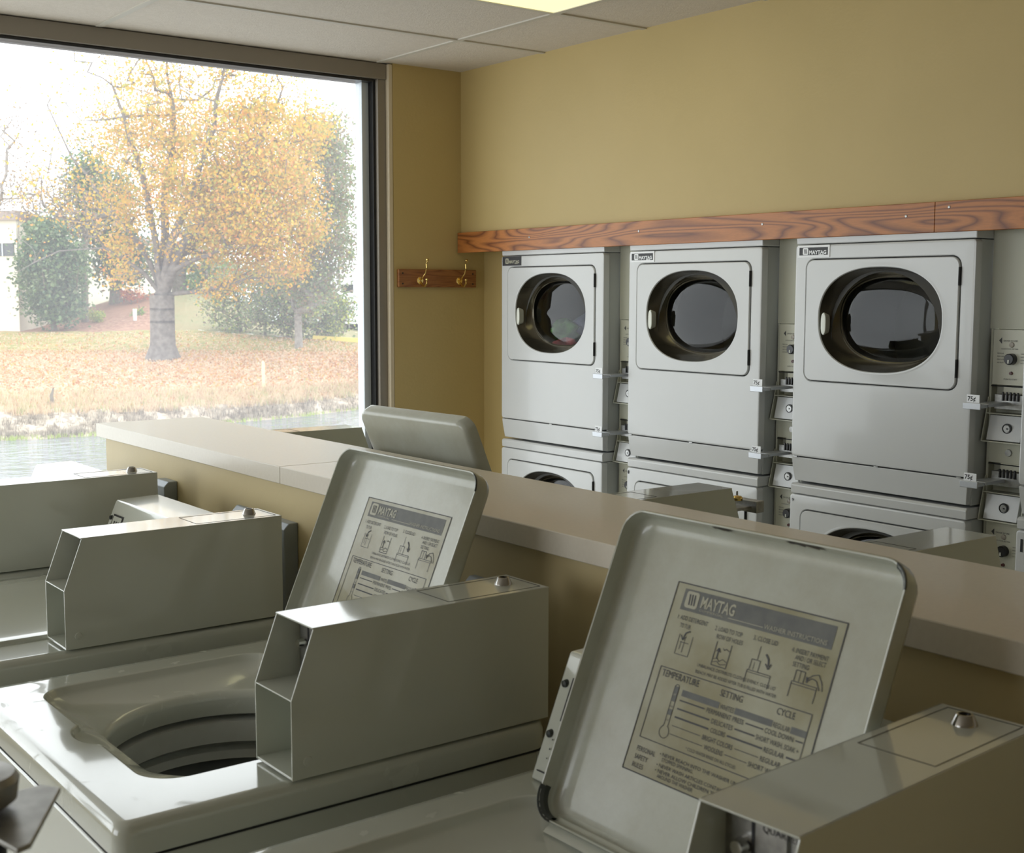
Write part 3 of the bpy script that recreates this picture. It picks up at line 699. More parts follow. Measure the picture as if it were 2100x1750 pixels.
    if box_rot:
        pv = Vector((.225-SH[0], B0-SH[1], 0)); hb.matrix_local = Matrix.Translation(pv) @ Matrix.Rotation(box_rot, 4, 'Z') @ Matrix.Translation(-pv)
    # coin mechanism in the upper bay
    b = MB(); b.box(.290, .296, B0+th, B1-th, 1.057, 1.141, 0)
    b.box(.286, .290, B0+.034, B1-.012, 1.064, 1.132, 0)
    b.box(.2852, .2862, B0+.066, B0+.069, 1.06, 1.139, 1)
    b.lathe([(.0001, -.012), (.006, -.012), (.0075, -.004), (.0075, 0)], (.286, B0+.076, 1.105), axis=0, n=14, m=2)
    b.box(.270, .29, B0+.020, B0+.048, 1.062, 1.078, 1)
    b.text('QUARTERS', .0085, Vector((.2855, B0+.058, 1.122)), YV, ZV, 1)
    b.build('coin_mechanism', [M_steel, M_blackink, M_chrome], hb, smooth=0, fix=True, shift=SH)
    if slide:
        b = MB(); b.box(.15, .275, B0+.03, B0+.075, 1.085, 1.092, 0); b.box(.140, .165, B0+.012, B0+.090, 1.078, 1.104, 0); b.lathe([(.011, 0), (.012, .006), (.008, .010), (.0001, .011)], (.185, B0+.052, 1.1045), n=20, m=1)
        b.tube([(.150, B0+.018, 1.03), (.150, B0+.018, 1.118)], .0025, 8)
        b.build('coin_slide', [M_steel, M_brass], hb, bevel=.001, shift=SH)
    # access door outline, lock, side plug
    b = MB(); e = .0007; z = 1.1449
    for a in ((.469, .6275, B0+.011, B0+.011+e), (.469, .6275, B1-.011-e, B1-.011), (.469, .4697, B0+.011, B1-.011), (.6268, .6275, B0+.011, B1-.011)): b.box(*a, z-.0006, z)
    b.build('access_door_seam', M_shadow, hb, shift=SH)
    b = MB(); b.lathe([(.0128, 0), (.0122, .002), (.0088, .0092), (.0075, .0102), (.0062, .0102), (.0062, .008), (.0001, .008)], (.593, .054, 1.1446), n=28, mats=[0, 0, 0, 0, 1, 0])
    b.build('lock', [M_lock, M_black], hb, smooth=30, shift=SH)
    b = MB(); b.lathe([(.0065, 0), (.006, -.0012), (.0001, -.0016)], (.247, B0, .975), axis=1, n=20); b.build('side_plug', M_wash, hb, shift=SH)
    return t
def deckmat():
    m = mat('scuffed_deck_enamel', (.56, .585, .515), .16, coat=.95, bump=(3, .05, .003)); nt = m.node_tree; b = nt.nodes['Principled BSDF']
    tc = nt.nodes.new('ShaderNodeTexCoord'); n = nt.nodes.new('ShaderNodeTexNoise'); n.inputs['Scale'].default_value = 16; n.inputs['Detail'].default_value = 8; n.inputs['Distortion'].default_value = 1.5
    nt.links.new(tc.outputs['Object'], n.inputs['Vector'])
    r = nt.nodes.new('ShaderNodeMapRange'); r.inputs[1].default_value = .60; r.inputs[2].default_value = .72; r.inputs[3].default_value = .95; r.inputs[4].default_value = .35; nt.links.new(n.outputs['Fac'], r.inputs[0]); nt.links.new(r.outputs[0], b.inputs['Coat Weight'])
    r2 = nt.nodes.new('ShaderNodeMapRange'); r2.inputs[1].default_value = .60; r2.inputs[2].default_value = .75; r2.inputs[3].default_value = .16; r2.inputs[4].default_value = .5; nt.links.new(n.outputs['Fac'], r2.inputs[0]); nt.links.new(r2.outputs[0], b.inputs['Roughness'])
    return m
M_deck = deckmat()
M_rust = mat('rust', (.10, .07, .045), .8, noise=(.05, .045, .04), nscale=60)
M_rubber = mat('dark_rubber', (.035, .04, .035), .5)
M_lid = None
def lidmat():
    m = mat('lid_enamel', (.50, .52, .45), .25, coat=.3, bump=(3, .05, .004)); nt = m.node_tree; b = nt.nodes['Principled BSDF']
    tc = nt.nodes.new('ShaderNodeTexCoord'); n = nt.nodes.new('ShaderNodeTexNoise'); n.inputs['Scale'].default_value = 5; n.inputs['Detail'].default_value = 9; n.inputs['Roughness'].default_value = .75
    nt.links.new(tc.outputs['Object'], n.inputs['Vector'])
    r = nt.nodes.new('ShaderNodeValToRGB'); e = r.color_ramp.elements
    e[0].position = .42; e[0].color = (.50, .52, .45, 1); e[1].position = .95; e[1].color = (.36, .33, .24, 1)
    nt.links.new(n.outputs['Fac'], r.inputs[0]); nt.links.new(r.outputs[0], b.inputs['Base Color']); return m
M_lid = lidmat()
GW = 'coin washers on the near side of the counter'; GO = 'coin washers on the far side of the counter'
make_washer('washing machine with closed lid at the left photo edge, farthest of the near row', .8025, 3.17, 0, False, group=GW)
make_washer('washing machine with closed lid and its open-fronted coin box left of the open-lid one', .7675, 2.47, 0, False, group=GW)
make_washer('washing machine with open lid and open tub in the middle of the foreground', .8025, 1.71, 0, True, .465, .040, group=GW)
make_washer('nearest washing machine, big open lid with yellowed label, bottom right corner', .8025, .935, math.radians(.8), True, .437, .004, box_rot=math.radians(3.2), group=GW)
make_washer('washing machine beyond the counter nearest the pond window, sloped coin box showing', 1.96, 3.23, PI, False, group=GO)
make_washer('washing machine beyond the counter whose open lid shows its plain outer face', 1.876, 2.490, PI+math.radians(3), True, .465, .040, group=GO)
make_washer('washing machine beyond the counter with a chrome coin slide sticking out', 1.96, 1.665, PI, False, slide=True, group=GO)
make_washer('washing machine beyond the counter at the right, below the largest dryer', 1.927, 1.015, PI, False, group=GO)

# electrical boxes behind the washers
for y0, y1, x0, z1, lb in ((2.99, 3.065, 1.190, 1.098, 'grey metal outlet box on the half wall behind the farthest near-row washer'),
                       (2.355, 2.425, 1.192, 1.086, 'tall grey metal outlet box on the half wall behind the second washer'),
                       (2.580, 2.635, 1.205, 1.087, 'small grey outlet plate on the half wall, just above the second coin box'),
                       (1.66, 1.72, 1.200, 1.09, 'blue grey outlet box on the half wall behind the middle open lid')):
    b = MB(); z0 = z1-(.32 if x0 < 1.2 else .13); b.prism([(x0, z0), (x0, z1-.012), (x0+.012, z1), (1.2245, z1), (1.2245, z0)], 1, y0, y1, 0)
    ob = tag(b.build('outlet_box', M_galv, bevel=.002), lb, 'outlet box', 'outlet boxes on the half wall')
    b = MB(); b.box(x0-.001, x0+.001, y0+.012, y1-.012, z1-.075, z1-.045); b.lathe([(.0001, -.003), (.004, -.002), (.004, .001)], (x0, (y0+y1)/2, z1-.10), axis=0, n=10)
    b.build('socket', M_black, ob)

# blurred metal bracket on a black stand at the near left corner
st = thing('coin_tray_stand', 'black stand with a metal cap and triangular metal plate, bottom left corner', 'stand', (.218, .903, 0))
b = MB(); b.lathe([(.11, 0), (.11, .012), (.02, .03), (.016, 1.10), (.02, 1.198), (.0001, 1.199)], (0, 0, 0), n=24, cap0=True); b.build('post', M_black, st)
b = MB(); b.lathe([(.0001, 1.206), (.022, 1.206), (.027, 1.210), (.029, 1.224), (.026, 1.229), (.0001, 1.230)], (0, 0, 0), n=28); b.build('cap', M_steel, st)
b = MB(); b.prism([(-.01, .015), (.05, .020), (.060, .006), (.014, -.078), (.004, -.082), (-.01, -.02)], 2, 1.1995, 1.2035); b.build('triangular_plate', M_steel, st, bevel=.001)


# ================================================================== OUTSIDE
fh = Vector((math.sin(YAW), math.cos(YAW), 0)); rh = Vector((math.cos(YAW), -math.sin(YAW), 0))
def at(px, py, w_):
    """world point seen at photo pixel (px, py) at horizontal distance w_ from the camera"""
    d = cf + cr*((px-1050)/FPX) - cu*((py-875)/FPX)
    return Vector(CAM)+d*(w_/d.dot(fh))
def lerp(t, a, b): return a+(b-a)*t
def tab(x, xs, ys_):
    if x <= xs[0]: return ys_[0]
    for i in range(len(xs)-1):
        if x <= xs[i+1]: return lerp((x-xs[i])/(xs[i+1]-xs[i]), ys_[i], ys_[i+1])
    return ys_[-1]
PX = [0, 200, 400, 600, 757]
ZW = -1.0
def w_of(py, z):     # horizontal distance at which a surface at height z shows at row py
    d = cf - cu*((py-875)/FPX); return (z-CAM[2])/d.z*d.dot(fh)
def profile(px):
    """stations (distance, height) of the far bank, column px"""
    ysh = tab(px, PX, [906, 896, 876, 857, 838]); w0 = w_of(ysh, ZW)
    ytop = tab(px, PX, [852, 846, 840, 826, 808]); zt = tab(px, PX, [-.62, -.64, -.7, -.72, -.72])
    w1 = max(w_of(ytop, zt), w0+.25)
    st_ = [(w0-1.2, ZW-.5), (w0, ZW-.02), (w0+.15, ZW+.10), (w1, zt)]
    wb = 31.0; zb = at(px, 728, wb).z; st_.append((wb, zb))
    we = tab(px, PX, [38, 38, 37, 35, 34.5]); ye = tab(px, PX, [681, 680, 676, 692, 705]); ze = at(px, ye, we).z; st_.append((we, ze))
    yp = tab(px, [-200, 30, 100, 235, 330, 420, 520, 640], [684, 676, 658, 614, 600, 604, 650, 697]); wp = 44.0; zp = at(px, yp, wp).z
    if px > 600: zp = ze+.0
    st_.append((wp, zp)); st_.append((70, zp-.1 if px < 600 else zp+.05)); st_.append((170, zp-.2 if px < 600 else zp+.1))
    return st_
def ground(px, w_):
    st_ = profile(px)
    if w_ <= st_[0][0]: return st_[0][1]
    for (a, za), (b_, zb) in zip(st_, st_[1:]):
        if w_ <= b_:
            t = (w_-a)/(b_-a); return lerp(t, za, zb)
    return st_[-1][1]
def on(px, w_, dz=0):
    p = at(px, 600, w_); p.z = ground(px, w_)+dz; return p
def ground_mat(name, stops, scale, bump=.5, gnoise=None):
    m = bpy.data.materials.new(name); m.use_nodes = True; nt = m.node_tree; b = nt.nodes['Principled BSDF']; b.inputs['Roughness'].default_value = .95; b.inputs['Specular IOR Level'].default_value = .1
    tc = nt.nodes.new('ShaderNodeTexCoord'); v = nt.nodes.new('ShaderNodeTexVoronoi'); v.inputs['Scale'].default_value = scale
    nt.links.new(tc.outputs['Object'], v.inputs['Vector'])
    r = nt.nodes.new('ShaderNodeValToRGB'); r.color_ramp.interpolation = 'CONSTANT'; e = r.color_ramp.elements
    e[0].position = 0; e[0].color = (*stops[0], 1); e[1].position = 1/len(stops); e[1].color = (*stops[1], 1)
    for i, c_ in enumerate(stops[2:]): x = e.new((i+2)/len(stops)); x.color = (*c_, 1)
    nt.links.new(v.outputs['Color'], r.inputs[0])
    n = nt.nodes.new('ShaderNodeTexNoise'); n.inputs['Scale'].default_value = .35; n.inputs['Detail'].default_value = 5; nt.links.new(tc.outputs['Object'], n.inputs['Vector'])
    mx = nt.nodes.new('ShaderNodeMixRGB'); mr = nt.nodes.new('ShaderNodeMapRange'); mr.inputs[1].default_value = .42; mr.inputs[2].default_value = .62; mr.inputs[4].default_value = .75
    nt.links.new(n.outputs['Fac'], mr.inputs[0]); nt.links.new(mr.outputs[0], mx.inputs[0]); nt.links.new(r.outputs[0], mx.inputs[1]); mx.inputs[2].default_value = (*(gnoise or stops[0]), 1)
    nt.links.new(mx.outputs[0], b.inputs['Base Color'])
    return m
M_leafy = ground_mat('leaf_strewn_ground', [(.48, .33, .20), (.62, .48, .34), (.42, .27, .16), (.70, .58, .45), (.38, .33, .18), (.56, .40, .26)], 9, gnoise=(.55, .38, .25))
M_leafgrass = ground_mat('grass_with_leaves', [(.22, .23, .08), (.36, .28, .11), (.27, .25, .09), (.48, .36, .18), (.20, .22, .08)], 9, gnoise=(.28, .26, .10))
M_bank = ground_mat('dry_bank', [(.44, .37, .29), (.52, .45, .36), (.30, .25, .20), (.47, .39, .30)], 12, gnoise=(.43, .35, .27))
M_mulch = ground_mat('red_mulch', [(.36, .19, .14), (.27, .14, .10), (.42, .25, .18), (.34, .20, .13)], 14, gnoise=(.33, .18, .12))
M_grassy = ground_mat('mown_grass', [(.19, .21, .10), (.25, .25, .13), (.27, .22, .12)], 14, gnoise=(.30, .24, .13))
def strip(name, m, px0, px1, f0, f1, nx, ny, fz=0.0):
    """terrain between stations f0..f1 (fractional station index)"""
    b = MB()
    for j in range(ny+1):
        f = lerp(j/ny, f0, f1)
        for i in range(nx+1):
            px = lerp(i/nx, px0, px1); s1 = profile(px); k = min(int(f), len(s1)-2); t = f-k
            wq = lerp(t, s1[k][0], s1[k+1][0]); zq = lerp(t, s1[k][1], s1[k+1][1])
            p = at(px, 600, wq); rr = (math.sin(p.x*7.3+p.y*3.1)*.5+math.sin(p.x*2.9-p.y*5.7)*.5)
            amp = .07 if 1.8 < f <= 3.0 else .025; b.vert((p.x, p.y, zq+rr*amp+fz))
    for j in range(ny):
        for i in range(nx): q = j*(nx+1)+i; b.face((q, q+1, q+nx+2, q+nx+1))
    return struct(b.build(name, m, smooth=80))
strip('bank', M_bank, -700, 1100, 0, 3.12, 180, 26)
strip('lawn', M_leafy, -700, 1100, 3.12, 4.05, 90, 24)
strip('lawn_upper', M_leafgrass, -700, 1100, 4.05, 5, 90, 10)
strip('mulch_bed', M_mulch, -700, 330, 5, 6, 60, 10)
strip('grass_mound', M_grassy, 330, 1100, 5, 6, 50, 10)
strip('far_ground', M_grassy, -700, 1100, 6, 8, 50, 10)
# pond water
m = mat('pond_water', (.16, .18, .21), .06, spec=.9); nt = m.node_tree; b_ = nt.nodes['Principled BSDF']
tc = nt.nodes.new('ShaderNodeTexCoord'); mp = nt.nodes.new('ShaderNodeMapping'); mp.inputs['Rotation'].default_value = (0, 0, -YAW); mp.inputs['Scale'].default_value = (1, 2.2, 1)
n_ = nt.nodes.new('ShaderNodeTexNoise'); n_.inputs['Scale'].default_value = 2.6; n_.inputs['Detail'].default_value = 3; bp = nt.nodes.new('ShaderNodeBump'); bp.inputs['Strength'].default_value = .6; bp.inputs['Distance'].default_value = .16
nt.links.new(tc.outputs['Object'], mp.inputs[0]); nt.links.new(mp.outputs[0], n_.inputs['Vector']); nt.links.new(n_.outputs['Fac'], bp.inputs['Height']); nt.links.new(bp.outputs[0], b_.inputs['Normal'])
b = MB(); p0, p1, p2, p3 = at(-900, 600, 7), at(1600, 600, 7), at(1200, 600, 33), at(-900, 600, 33)
b.v = [(p.x, p.y, ZW) for p in (p0, p1, p2, p3)]; b.face((0, 1, 2, 3)); tag(b.build('pond_water', m, smooth=0), 'rippled grey pond water outside the window', 'water', kind='stuff')
# ground strip by the building and west side car park
sbox('outer_ground', mat('concrete', (.42, .41, .39), .9), -60, 9, 5.2, 7.4, -1.1, -.35)

# ---- trees grown by joining scattered twig ends to the nearest branch
M_bark = mat('grey_bark', (.24, .21, .19), .9, noise=(.36, .33, .30), nscale=9, bump=(25, .8, .02))
M_barkm = mat('maple_bark', (.12, .10, .09), .9, noise=(.21, .185, .165), nscale=9, bump=(25, .8, .02))
M_bark2 = mat('brown_bark', (.15, .12, .095), .9, noise=(.22, .19, .15), nscale=12)
def grow(base, fork, targets, seg=.35, pull=.75, seed=0, limbs=()):
    rng = np.random.RandomState(seed)
    P_ = [np.array(base)]; par = [-1]
    n0 = 5
    for i in range(1, n0+1): P_.append(np.array(base)+(np.array(fork)-np.array(base))*i/n0); par.append(i-1)
    T = sorted(targets, key=lambda t: np.linalg.norm(t-np.array(fork)))
    arr = np.array(P_); d0 = list(np.linalg.norm(arr-np.array(fork), axis=1)*0)
    for lm in limbs:
        cur = n0
        prev = np.array(fork)
        for q in lm:
            q = np.array(q); m_ = max(1, int(np.linalg.norm(q-prev)/.5))
            for i in range(1, m_+1): P_.append(prev+(q-prev)*i/m_+rng.normal(0, .025, 3)); par.append(cur); cur = len(P_)-1
            prev = q
    depth = [0]*len(P_)
    for t in T:
        a = np.array(P_[n0:]); dist = np.linalg.norm(a-t, axis=1)
        score = dist + pull*np.array(depth[n0:])*seg*.35
        # prefer attachments below / inside
        score = score + np.maximum(0, a[:, 2]-t[2])*1.2
        k = int(np.argmin(score))+n0; q = P_[k]; L = np.linalg.norm(t-q); m_ = max(1, int(L/seg)); cur = k
        side = rng.normal(0, 1, 3)*.035*L
        for i in range(1, m_+1):
            s_ = i/m_; pt = q+(t-q)*s_+side*math.sin(PI*s_)+np.array([0, 0, .03*L*math.sin(PI*s_)])
            P_.append(pt); par.append(cur); depth.append(depth[cur]+1); cur = len(P_)-1
    cnt = [0]*len(P_); ch = [0]*len(P_)
    for i in range(1, len(P_)): ch[par[i]] += 1
    for i in range(len(P_)-1, 0, -1):
        if ch[i] == 0: cnt[i] += 1
        cnt[par[i]] += cnt[i]
    return P_, par, cnt
def tree_mesh(P_, par, cnt, rbase, rmin, name, m, parent, flare=1.4, ex=.46):
    top = max(cnt); b = MB(); R_ = [max(rmin, rbase*(c_/top)**ex) for c_ in cnt]; R_[0] *= flare
    if flare > 1: R_[1] *= 1.06
    for i in range(1, len(P_)):
        a, c_ = Vector(P_[par[i]]), Vector(P_[i]); d = (c_-a)
        if d.length < 1e-5: continue
        n = 12 if R_[i] > .08 else (6 if R_[i] > .02 else 3)
        d.normalize(); e1 = d.cross(Vector((.13, .27, 1)).normalized() if abs(d.z) < .97 else Vector((1, 0, 0))).normalized(); e2 = d.cross(e1)
        r1 = min(R_[par[i]], R_[i]*1.35) if par[i] > 0 else R_[0]
        L = [[c0+(e1*math.cos(k*2*PI/n)+e2*math.sin(k*2*PI/n))*rr for k in range(n)] for c0, rr in ((a-d*r1*.2, r1), (c_, R_[i]))]
        b.loops(L, cap1=(cnt[i] <= 1))
    return b.build(name, m, parent, smooth=60, fix=False)
def leaf_mesh(pts, size, mats, weights, name, parent, seed=0, jitter=.4, flat=0.0):
    rng = np.random.RandomState(seed); n = len(pts); pts = np.array(pts)
    u = rng.normal(0, 1, (n, 3)); u[:, 2] *= (1-flat); u /= np.linalg.norm(u, axis=1)[:, None]
    v = np.cross(u, rng.normal(0, 1, (n, 3))); v /= np.linalg.norm(v, axis=1)[:, None]
    s_ = size*(1+rng.uniform(-jitter, jitter, n))[:, None]
    co = np.stack([pts-u*s_*.5, pts+v*s_*.32, pts+u*s_*.5, pts-v*s_*.32], 1).reshape(-1, 3)
    me = bpy.data.meshes.new(name); me.vertices.add(4*n); me.vertices.foreach_set('co', co.ravel()); me.loops.add(4*n); me.loops.foreach_set('vertex_index', np.arange(4*n)); me.polygons.add(n)
    me.polygons.foreach_set('loop_start', np.arange(0, 4*n, 4)); me.polygons.foreach_set('material_index', rng.choice(len(mats), n, p=weights).astype(np.int32))
    for q in mats: me.materials.append(q)
    me.update(calc_edges=True)
    o = bpy.data.objects.new(name, me); C.objects.link(o); o.parent = parent; return o
def leafm(name, c_):
    m_ = bpy.data.materials.new(name); m_.use_nodes = True; nt = m_.node_tree; b = nt.nodes['Principled BSDF']; b.inputs['Base Color'].default_value = (*c_, 1); b.inputs['Roughness'].default_value = .6
    t = nt.nodes.new('ShaderNodeBsdfTranslucent'); t.inputs[0].default_value = (*c_, 1); mx = nt.nodes.new('ShaderNodeMixShader'); mx.inputs[0].default_value = .35
    nt.links.new(b.outputs[0], mx.inputs[1]); nt.links.new(t.outputs[0], mx.inputs[2]); nt.links.new(mx.outputs[0], nt.nodes['Material Output'].inputs[0]); return m_
LY = leafm('leaf_yellow', (.68, .42, .035)); LO = leafm('leaf_orange', (.70, .28, .06)); LG = leafm('leaf_olive', (.38, .36, .06)); LP = leafm('leaf_peach', (.68, .38, .18)); LB = leafm('leaf_ochre', (.55, .36, .08))
GD = leafm('needle_dark', (.085, .15, .08)); GM = leafm('leaf_mid_green', (.17, .26, .11)); GB = leafm('leaf_bright_green', (.25, .42, .10)); GY = leafm('leaf_yellow_green', (.48, .52, .12)); BR = leafm('leaf_brown', (.36, .25, .15)); GG = leafm('leaf_grey_green', (.29, .34, .20)); RD = leafm('leaf_red', (.50, .14, .09)); GP = leafm('leaf_grey_brown', (.28, .22, .17))
def in_frame(px, py, w_, dl=0): p = at(px, py, w_+dl); return np.array((p.x, p.y, p.z))
# big maple: twig ends scattered through the crown volume
rng = np.random.RandomState(3)
def maple():
    W0 = 30.5; base = on(331, W0); fork = at(332, 606, W0)
    T = []
    blobs = [((440, 330), (215, 225), 3.0, 340), ((530, 420), (140, 120), 2.6, 300), ((560, 250), (110, 110), 2.0, 120), ((300, 290), (140, 190), 2.6, 150), ((140, 300), (150, 190), 2.2, 75), ((380, 110), (260, 110), 2.2, 110), ((560, 540), (70, 45), 1.6, 40), ((250, 530), (25, 55), .9, 22), ((470, 590), (45, 22), 1.2, 14), ((120, 470), (130, 70), 1.8, 35), ((640, 480), (26, 20), 1.0, 12)]
    for (cx, cy), (rx, ry), rd, n in blobs:
        k = 0
        while k < n:
            q = rng.uniform(-1, 1, 3)
            if q@q > 1: continue
            px, py = cx+q[0]*rx, cy+q[1]*ry
            if py > 600 or (px < 260 and py > 440+(px)*.1 and cy < 500 and rng.rand() < .8): k += 1; continue
            T.append(in_frame(px, py, W0, q[2]*rd)); k += 1
    LM = [[(308, 545, .1), (262, 470, .3), (208, 400, .5), (150, 320, .9), (95, 215, 1.2)], [(318, 500, -.2), (302, 400, -.4), (272, 300, -.6), (232, 180, -.9), (205, 95, -1.1)],
          [(335, 480, .2), (342, 380, .3), (352, 250, .3), (343, 105, .2)], [(352, 490, -.3), (396, 390, -.7), (440, 260, -1.0), (462, 110, -1.3)], [(366, 525, .3), (450, 455, .8), (540, 405, 1.1), (610, 360, 1.3)],
          [(372, 510, -.2), (455, 400, -.3), (530, 290, -.4), (580, 180, -.4)], [(296, 560, -.2), (215, 510, -.5), (120, 515, -.8), (30, 560, -1.0)], [(290, 500, .5), (225, 440, 1.2), (130, 430, 1.8)]]
    limbs = [[in_frame(a, b_, W0, c_) for a, b_, c_ in l] for l in LM]
    P_, par, cnt = grow(tuple(base), tuple(fork), T, .30, .5, 5, limbs)
    t = thing('maple_tree', 'large maple with yellow and orange autumn leaves outside the window', 'tree', tuple(base)); inv = -base
    PL = [p-np.array(base) for p in P_]
    tree_mesh(PL, par, cnt, .29, .006, 'trunk', M_barkm, t, 1.6, .56)
    pts = []; Tn = np.array(T)
    # project to choose density
    for p in Tn:
        d = Vector(p)-Vector(CAM); wv = d.dot(cf); px = 1050+FPX*d.dot(cr)/wv; py = 875-FPX*d.dot(cu)/wv
        n = 68 if px > 330 and py > 230 else (56 if px > 210 else 24)
        if py < 220: n = int(n*.40)
        if px < 120 : n = int(n*.5)
        pts.append(p-np.array(base)+rng.normal(0, .21, (n, 3))*np.array([1, 1, .75]))
    pts = np.concatenate(pts)
    leaf_mesh(pts, .078, [LY, LO, LG, LP, LB], [.42, .08, .27, .07, .16], 'foliage', t, 1)
maple()
def crown_tree(name, label, cat, px, w_, blobs, rbase, mats, wts, per, size, spread, seed, seg=.35, forkpy=None, bark=M_bark2, group=None, rmin=.006, multi=1, basedz=0):
    rg = np.random.RandomState(seed); base = on(px, w_, basedz); fork = at(px, forkpy, w_) if forkpy else base+Vector((0, 0, .3))
    T = []
    for (cx, cy), (rx, ry), rd, n in blobs:
        k = 0
        while k < n:
            q = rg.uniform(-1, 1, 3)
            if q@q > 1: continue
            T.append(in_frame(cx+q[0]*rx, cy+q[1]*ry, w_, q[2]*rd)); k += 1
    P_, par, cnt = grow(tuple(base), tuple(fork), T, seg, .6, seed)
    t = thing(name, label, cat, tuple(base), 0, group)
    tree_mesh([p-np.array(base) for p in P_], par, cnt, rbase, rmin, 'trunk' if cat == 'tree' else 'stems', bark, t, 1.2, .5)
    if per:
        pts = np.concatenate([p-np.array(base)+rg.normal(0, spread, (per, 3)) for p in T])
        leaf_mesh(pts, size, mats, wts, 'foliage', t, seed, flat=.2)
    return t
G_ = 'trees and shrubs beyond the maple'
crown_tree('evergreen_tree', 'dark green bushy evergreen in front of the cream building corner', 'tree', 108, 38.5, [((105, 560), (68, 75), .9, 150), ((95, 500), (42, 55), .8, 55), ((110, 625), (58, 32), .8, 50)], .09, [GD, GM, GG], [.5, .38, .12], 60, .12, .20, 11, group=G_)
crown_tree('evergreen_tree', 'taller dark evergreen with a bare trunk behind the maple limbs', 'tree', 237, 43.2, [((205, 420), (75, 85), 1.4, 110), ((250, 530), (60, 55), 1.3, 70), ((175, 350), (26, 40), .8, 22)], .20, [GD, GM, BR], [.55, .3, .15], 45, .14, .30, 12, forkpy=560, group=G_)
crown_tree('oak_tree', 'thin bare grey trunk with sparse brown leaves beside the building', 'tree', 173, 40.5, [((150, 440), (110, 60), 1.6, 60), ((90, 400), (90, 60), 1.6, 40)], .11, [BR, GP, LB], [.5, .3, .2], 14, .10, .22, 13, forkpy=560, group=G_)
crown_tree('oak_tree', 'nearly leafless tree reaching in from the left photo edge', 'tree', -150, 34, [((0, 400), (90, 50), 1.3, 45), ((30, 260), (60, 70), 1.2, 22)], .07, [GP, BR], [.6, .4], 12, .075, .24, 14, forkpy=560, bark=M_bark, rmin=.004, group=G_)
crown_tree('oak_tree', 'thick brown trunk directly behind the maple on the mound', 'tree', 368, 45.5, [((420, 480), (80, 60), 1.5, 40), ((440, 560), (45, 35), 1.2, 22)], .24, [GM, BR, LG], [.5, .3, .2], 30, .13, .30, 15, forkpy=540, group=G_)
crown_tree('columnar_tree', 'slender trunk with tall grey green and brown crown, right of the maple', 'tree', 611, 32.5, [((660, 420), (62, 175), 1.2, 190), ((640, 580), (62, 70), 1.1, 80), ((690, 330), (42, 120), 1.0, 60), ((655, 270), (40, 50), .8, 20), ((690, 500), (40, 90), .9, 45)], .095, [GG, GM, BR, GY, GP], [.40, .20, .18, .06, .16], 46, .085, .16, 16, forkpy=640, bark=M_bark, group=G_)
for i, (px, w_, bl, lb) in enumerate(((492, 36.5, [((480, 630), (60, 48), .9, 55), ((500, 585), (70, 38), .9, 40)], 'spreading green shrub with arching stems, first one right of the maple'),
        (542, 35.5, [((545, 620), (45, 60), .9, 60), ((560, 570), (50, 32), .9, 40)], 'tall brownish green shrub between the maple and the slender trunk'),
        (588, 35.0, [((590, 630), (35, 55), .8, 50), ((600, 580), (38, 40), .8, 35)], 'dark stemmed shrub just left of the slender trunk'),
        (650, 35.2, [((655, 640), (48, 50), .8, 70), ((690, 650), (28, 38), .7, 40)], 'yellow green shrub right of the slender trunk'))):
    crown_tree('shrub', lb, 'shrub', px, w_, [((a_, c_), (rx_*1.2, ry_*1.15), d_, int(n_*1.25)) for (a_, c_), (rx_, ry_), d_, n_ in bl], .045, [GG, GP, GM, GY], [.34, .26, .26, .14] if i < 3 else [.28, .16, .26, .30], 40, .085, .16, 30+i, seg=.2, group=G_, rmin=.009)
crown_tree('shrub', 'bright green bush on the mound behind the maple', 'shrub', 405, 46, [((405, 585), (38, 30), .9, 40), ((450, 560), (40, 30), .9, 30)], .04, [GB, GM], [.7, .3], 36, .12, .2, 40, seg=.3, group=G_)
crown_tree('shrub', 'small red leaved shrub on the mulch', 'shrub', 268, 42.5, [((272, 606), (26, 12), .4, 26)], .02, [RD, LO], [.8, .2], 22, .075, .09, 41, seg=.15, group=G_)
crown_tree('shrub', 'small round yellow green shrub on the mulch', 'shrub', 198, 40.0, [((198, 652), (16, 13), .25, 30)], .015, [GY, GB], [.8, .2], 30, .06, .06, 42, seg=.1, group=G_)
crown_tree('shrub', 'small green shrub beside the white post on the mulch', 'shrub', 284, 40.3, [((284, 645), (12, 11), .2, 18)], .015, [GB, GM, GY], [.4, .3, .3], 24, .06, .06, 43, seg=.1, group=G_)
# white post, stake, stump
p = on(275, 39.3); o = thing('white_post', 'short white forked post standing on the mulch left of the maple trunk', 'post', tuple(p)); b = MB()
b.prism([(-.045, 0), (.045, 0), (.055, .36), (.02, .36), (0, .12), (-.02, .36), (-.055, .36)], 1, -.04, .04); b.build('post_body', mat('white_plastic_post', (.85, .85, .85), .4), o)
p = on(537, 27.6); b = MB(); b.prism([(-.03, -.05), (.03, -.05), (.03, .56), (0, .60), (-.03, .56)], 1, -.02, .02)
o = b.build('survey_stake', mat('pale_wood', (.75, .62, .38), .8)); o.location = p; tag(o, 'thin pale wooden stake standing in the fallen leaves', 'stake')
p = on(97, w_of(884, -.95)+.6); b = MB(); b.tube([(0, 0, -.05), (.02, 0, .10), (.01, .01, .20), (.05, 0, .36)], [.05, .04, .035, .012], 7); o = b.build('tree_stump', M_bark2); o.location = p; tag(o, 'small jagged tree stump on the pond bank', 'stump')
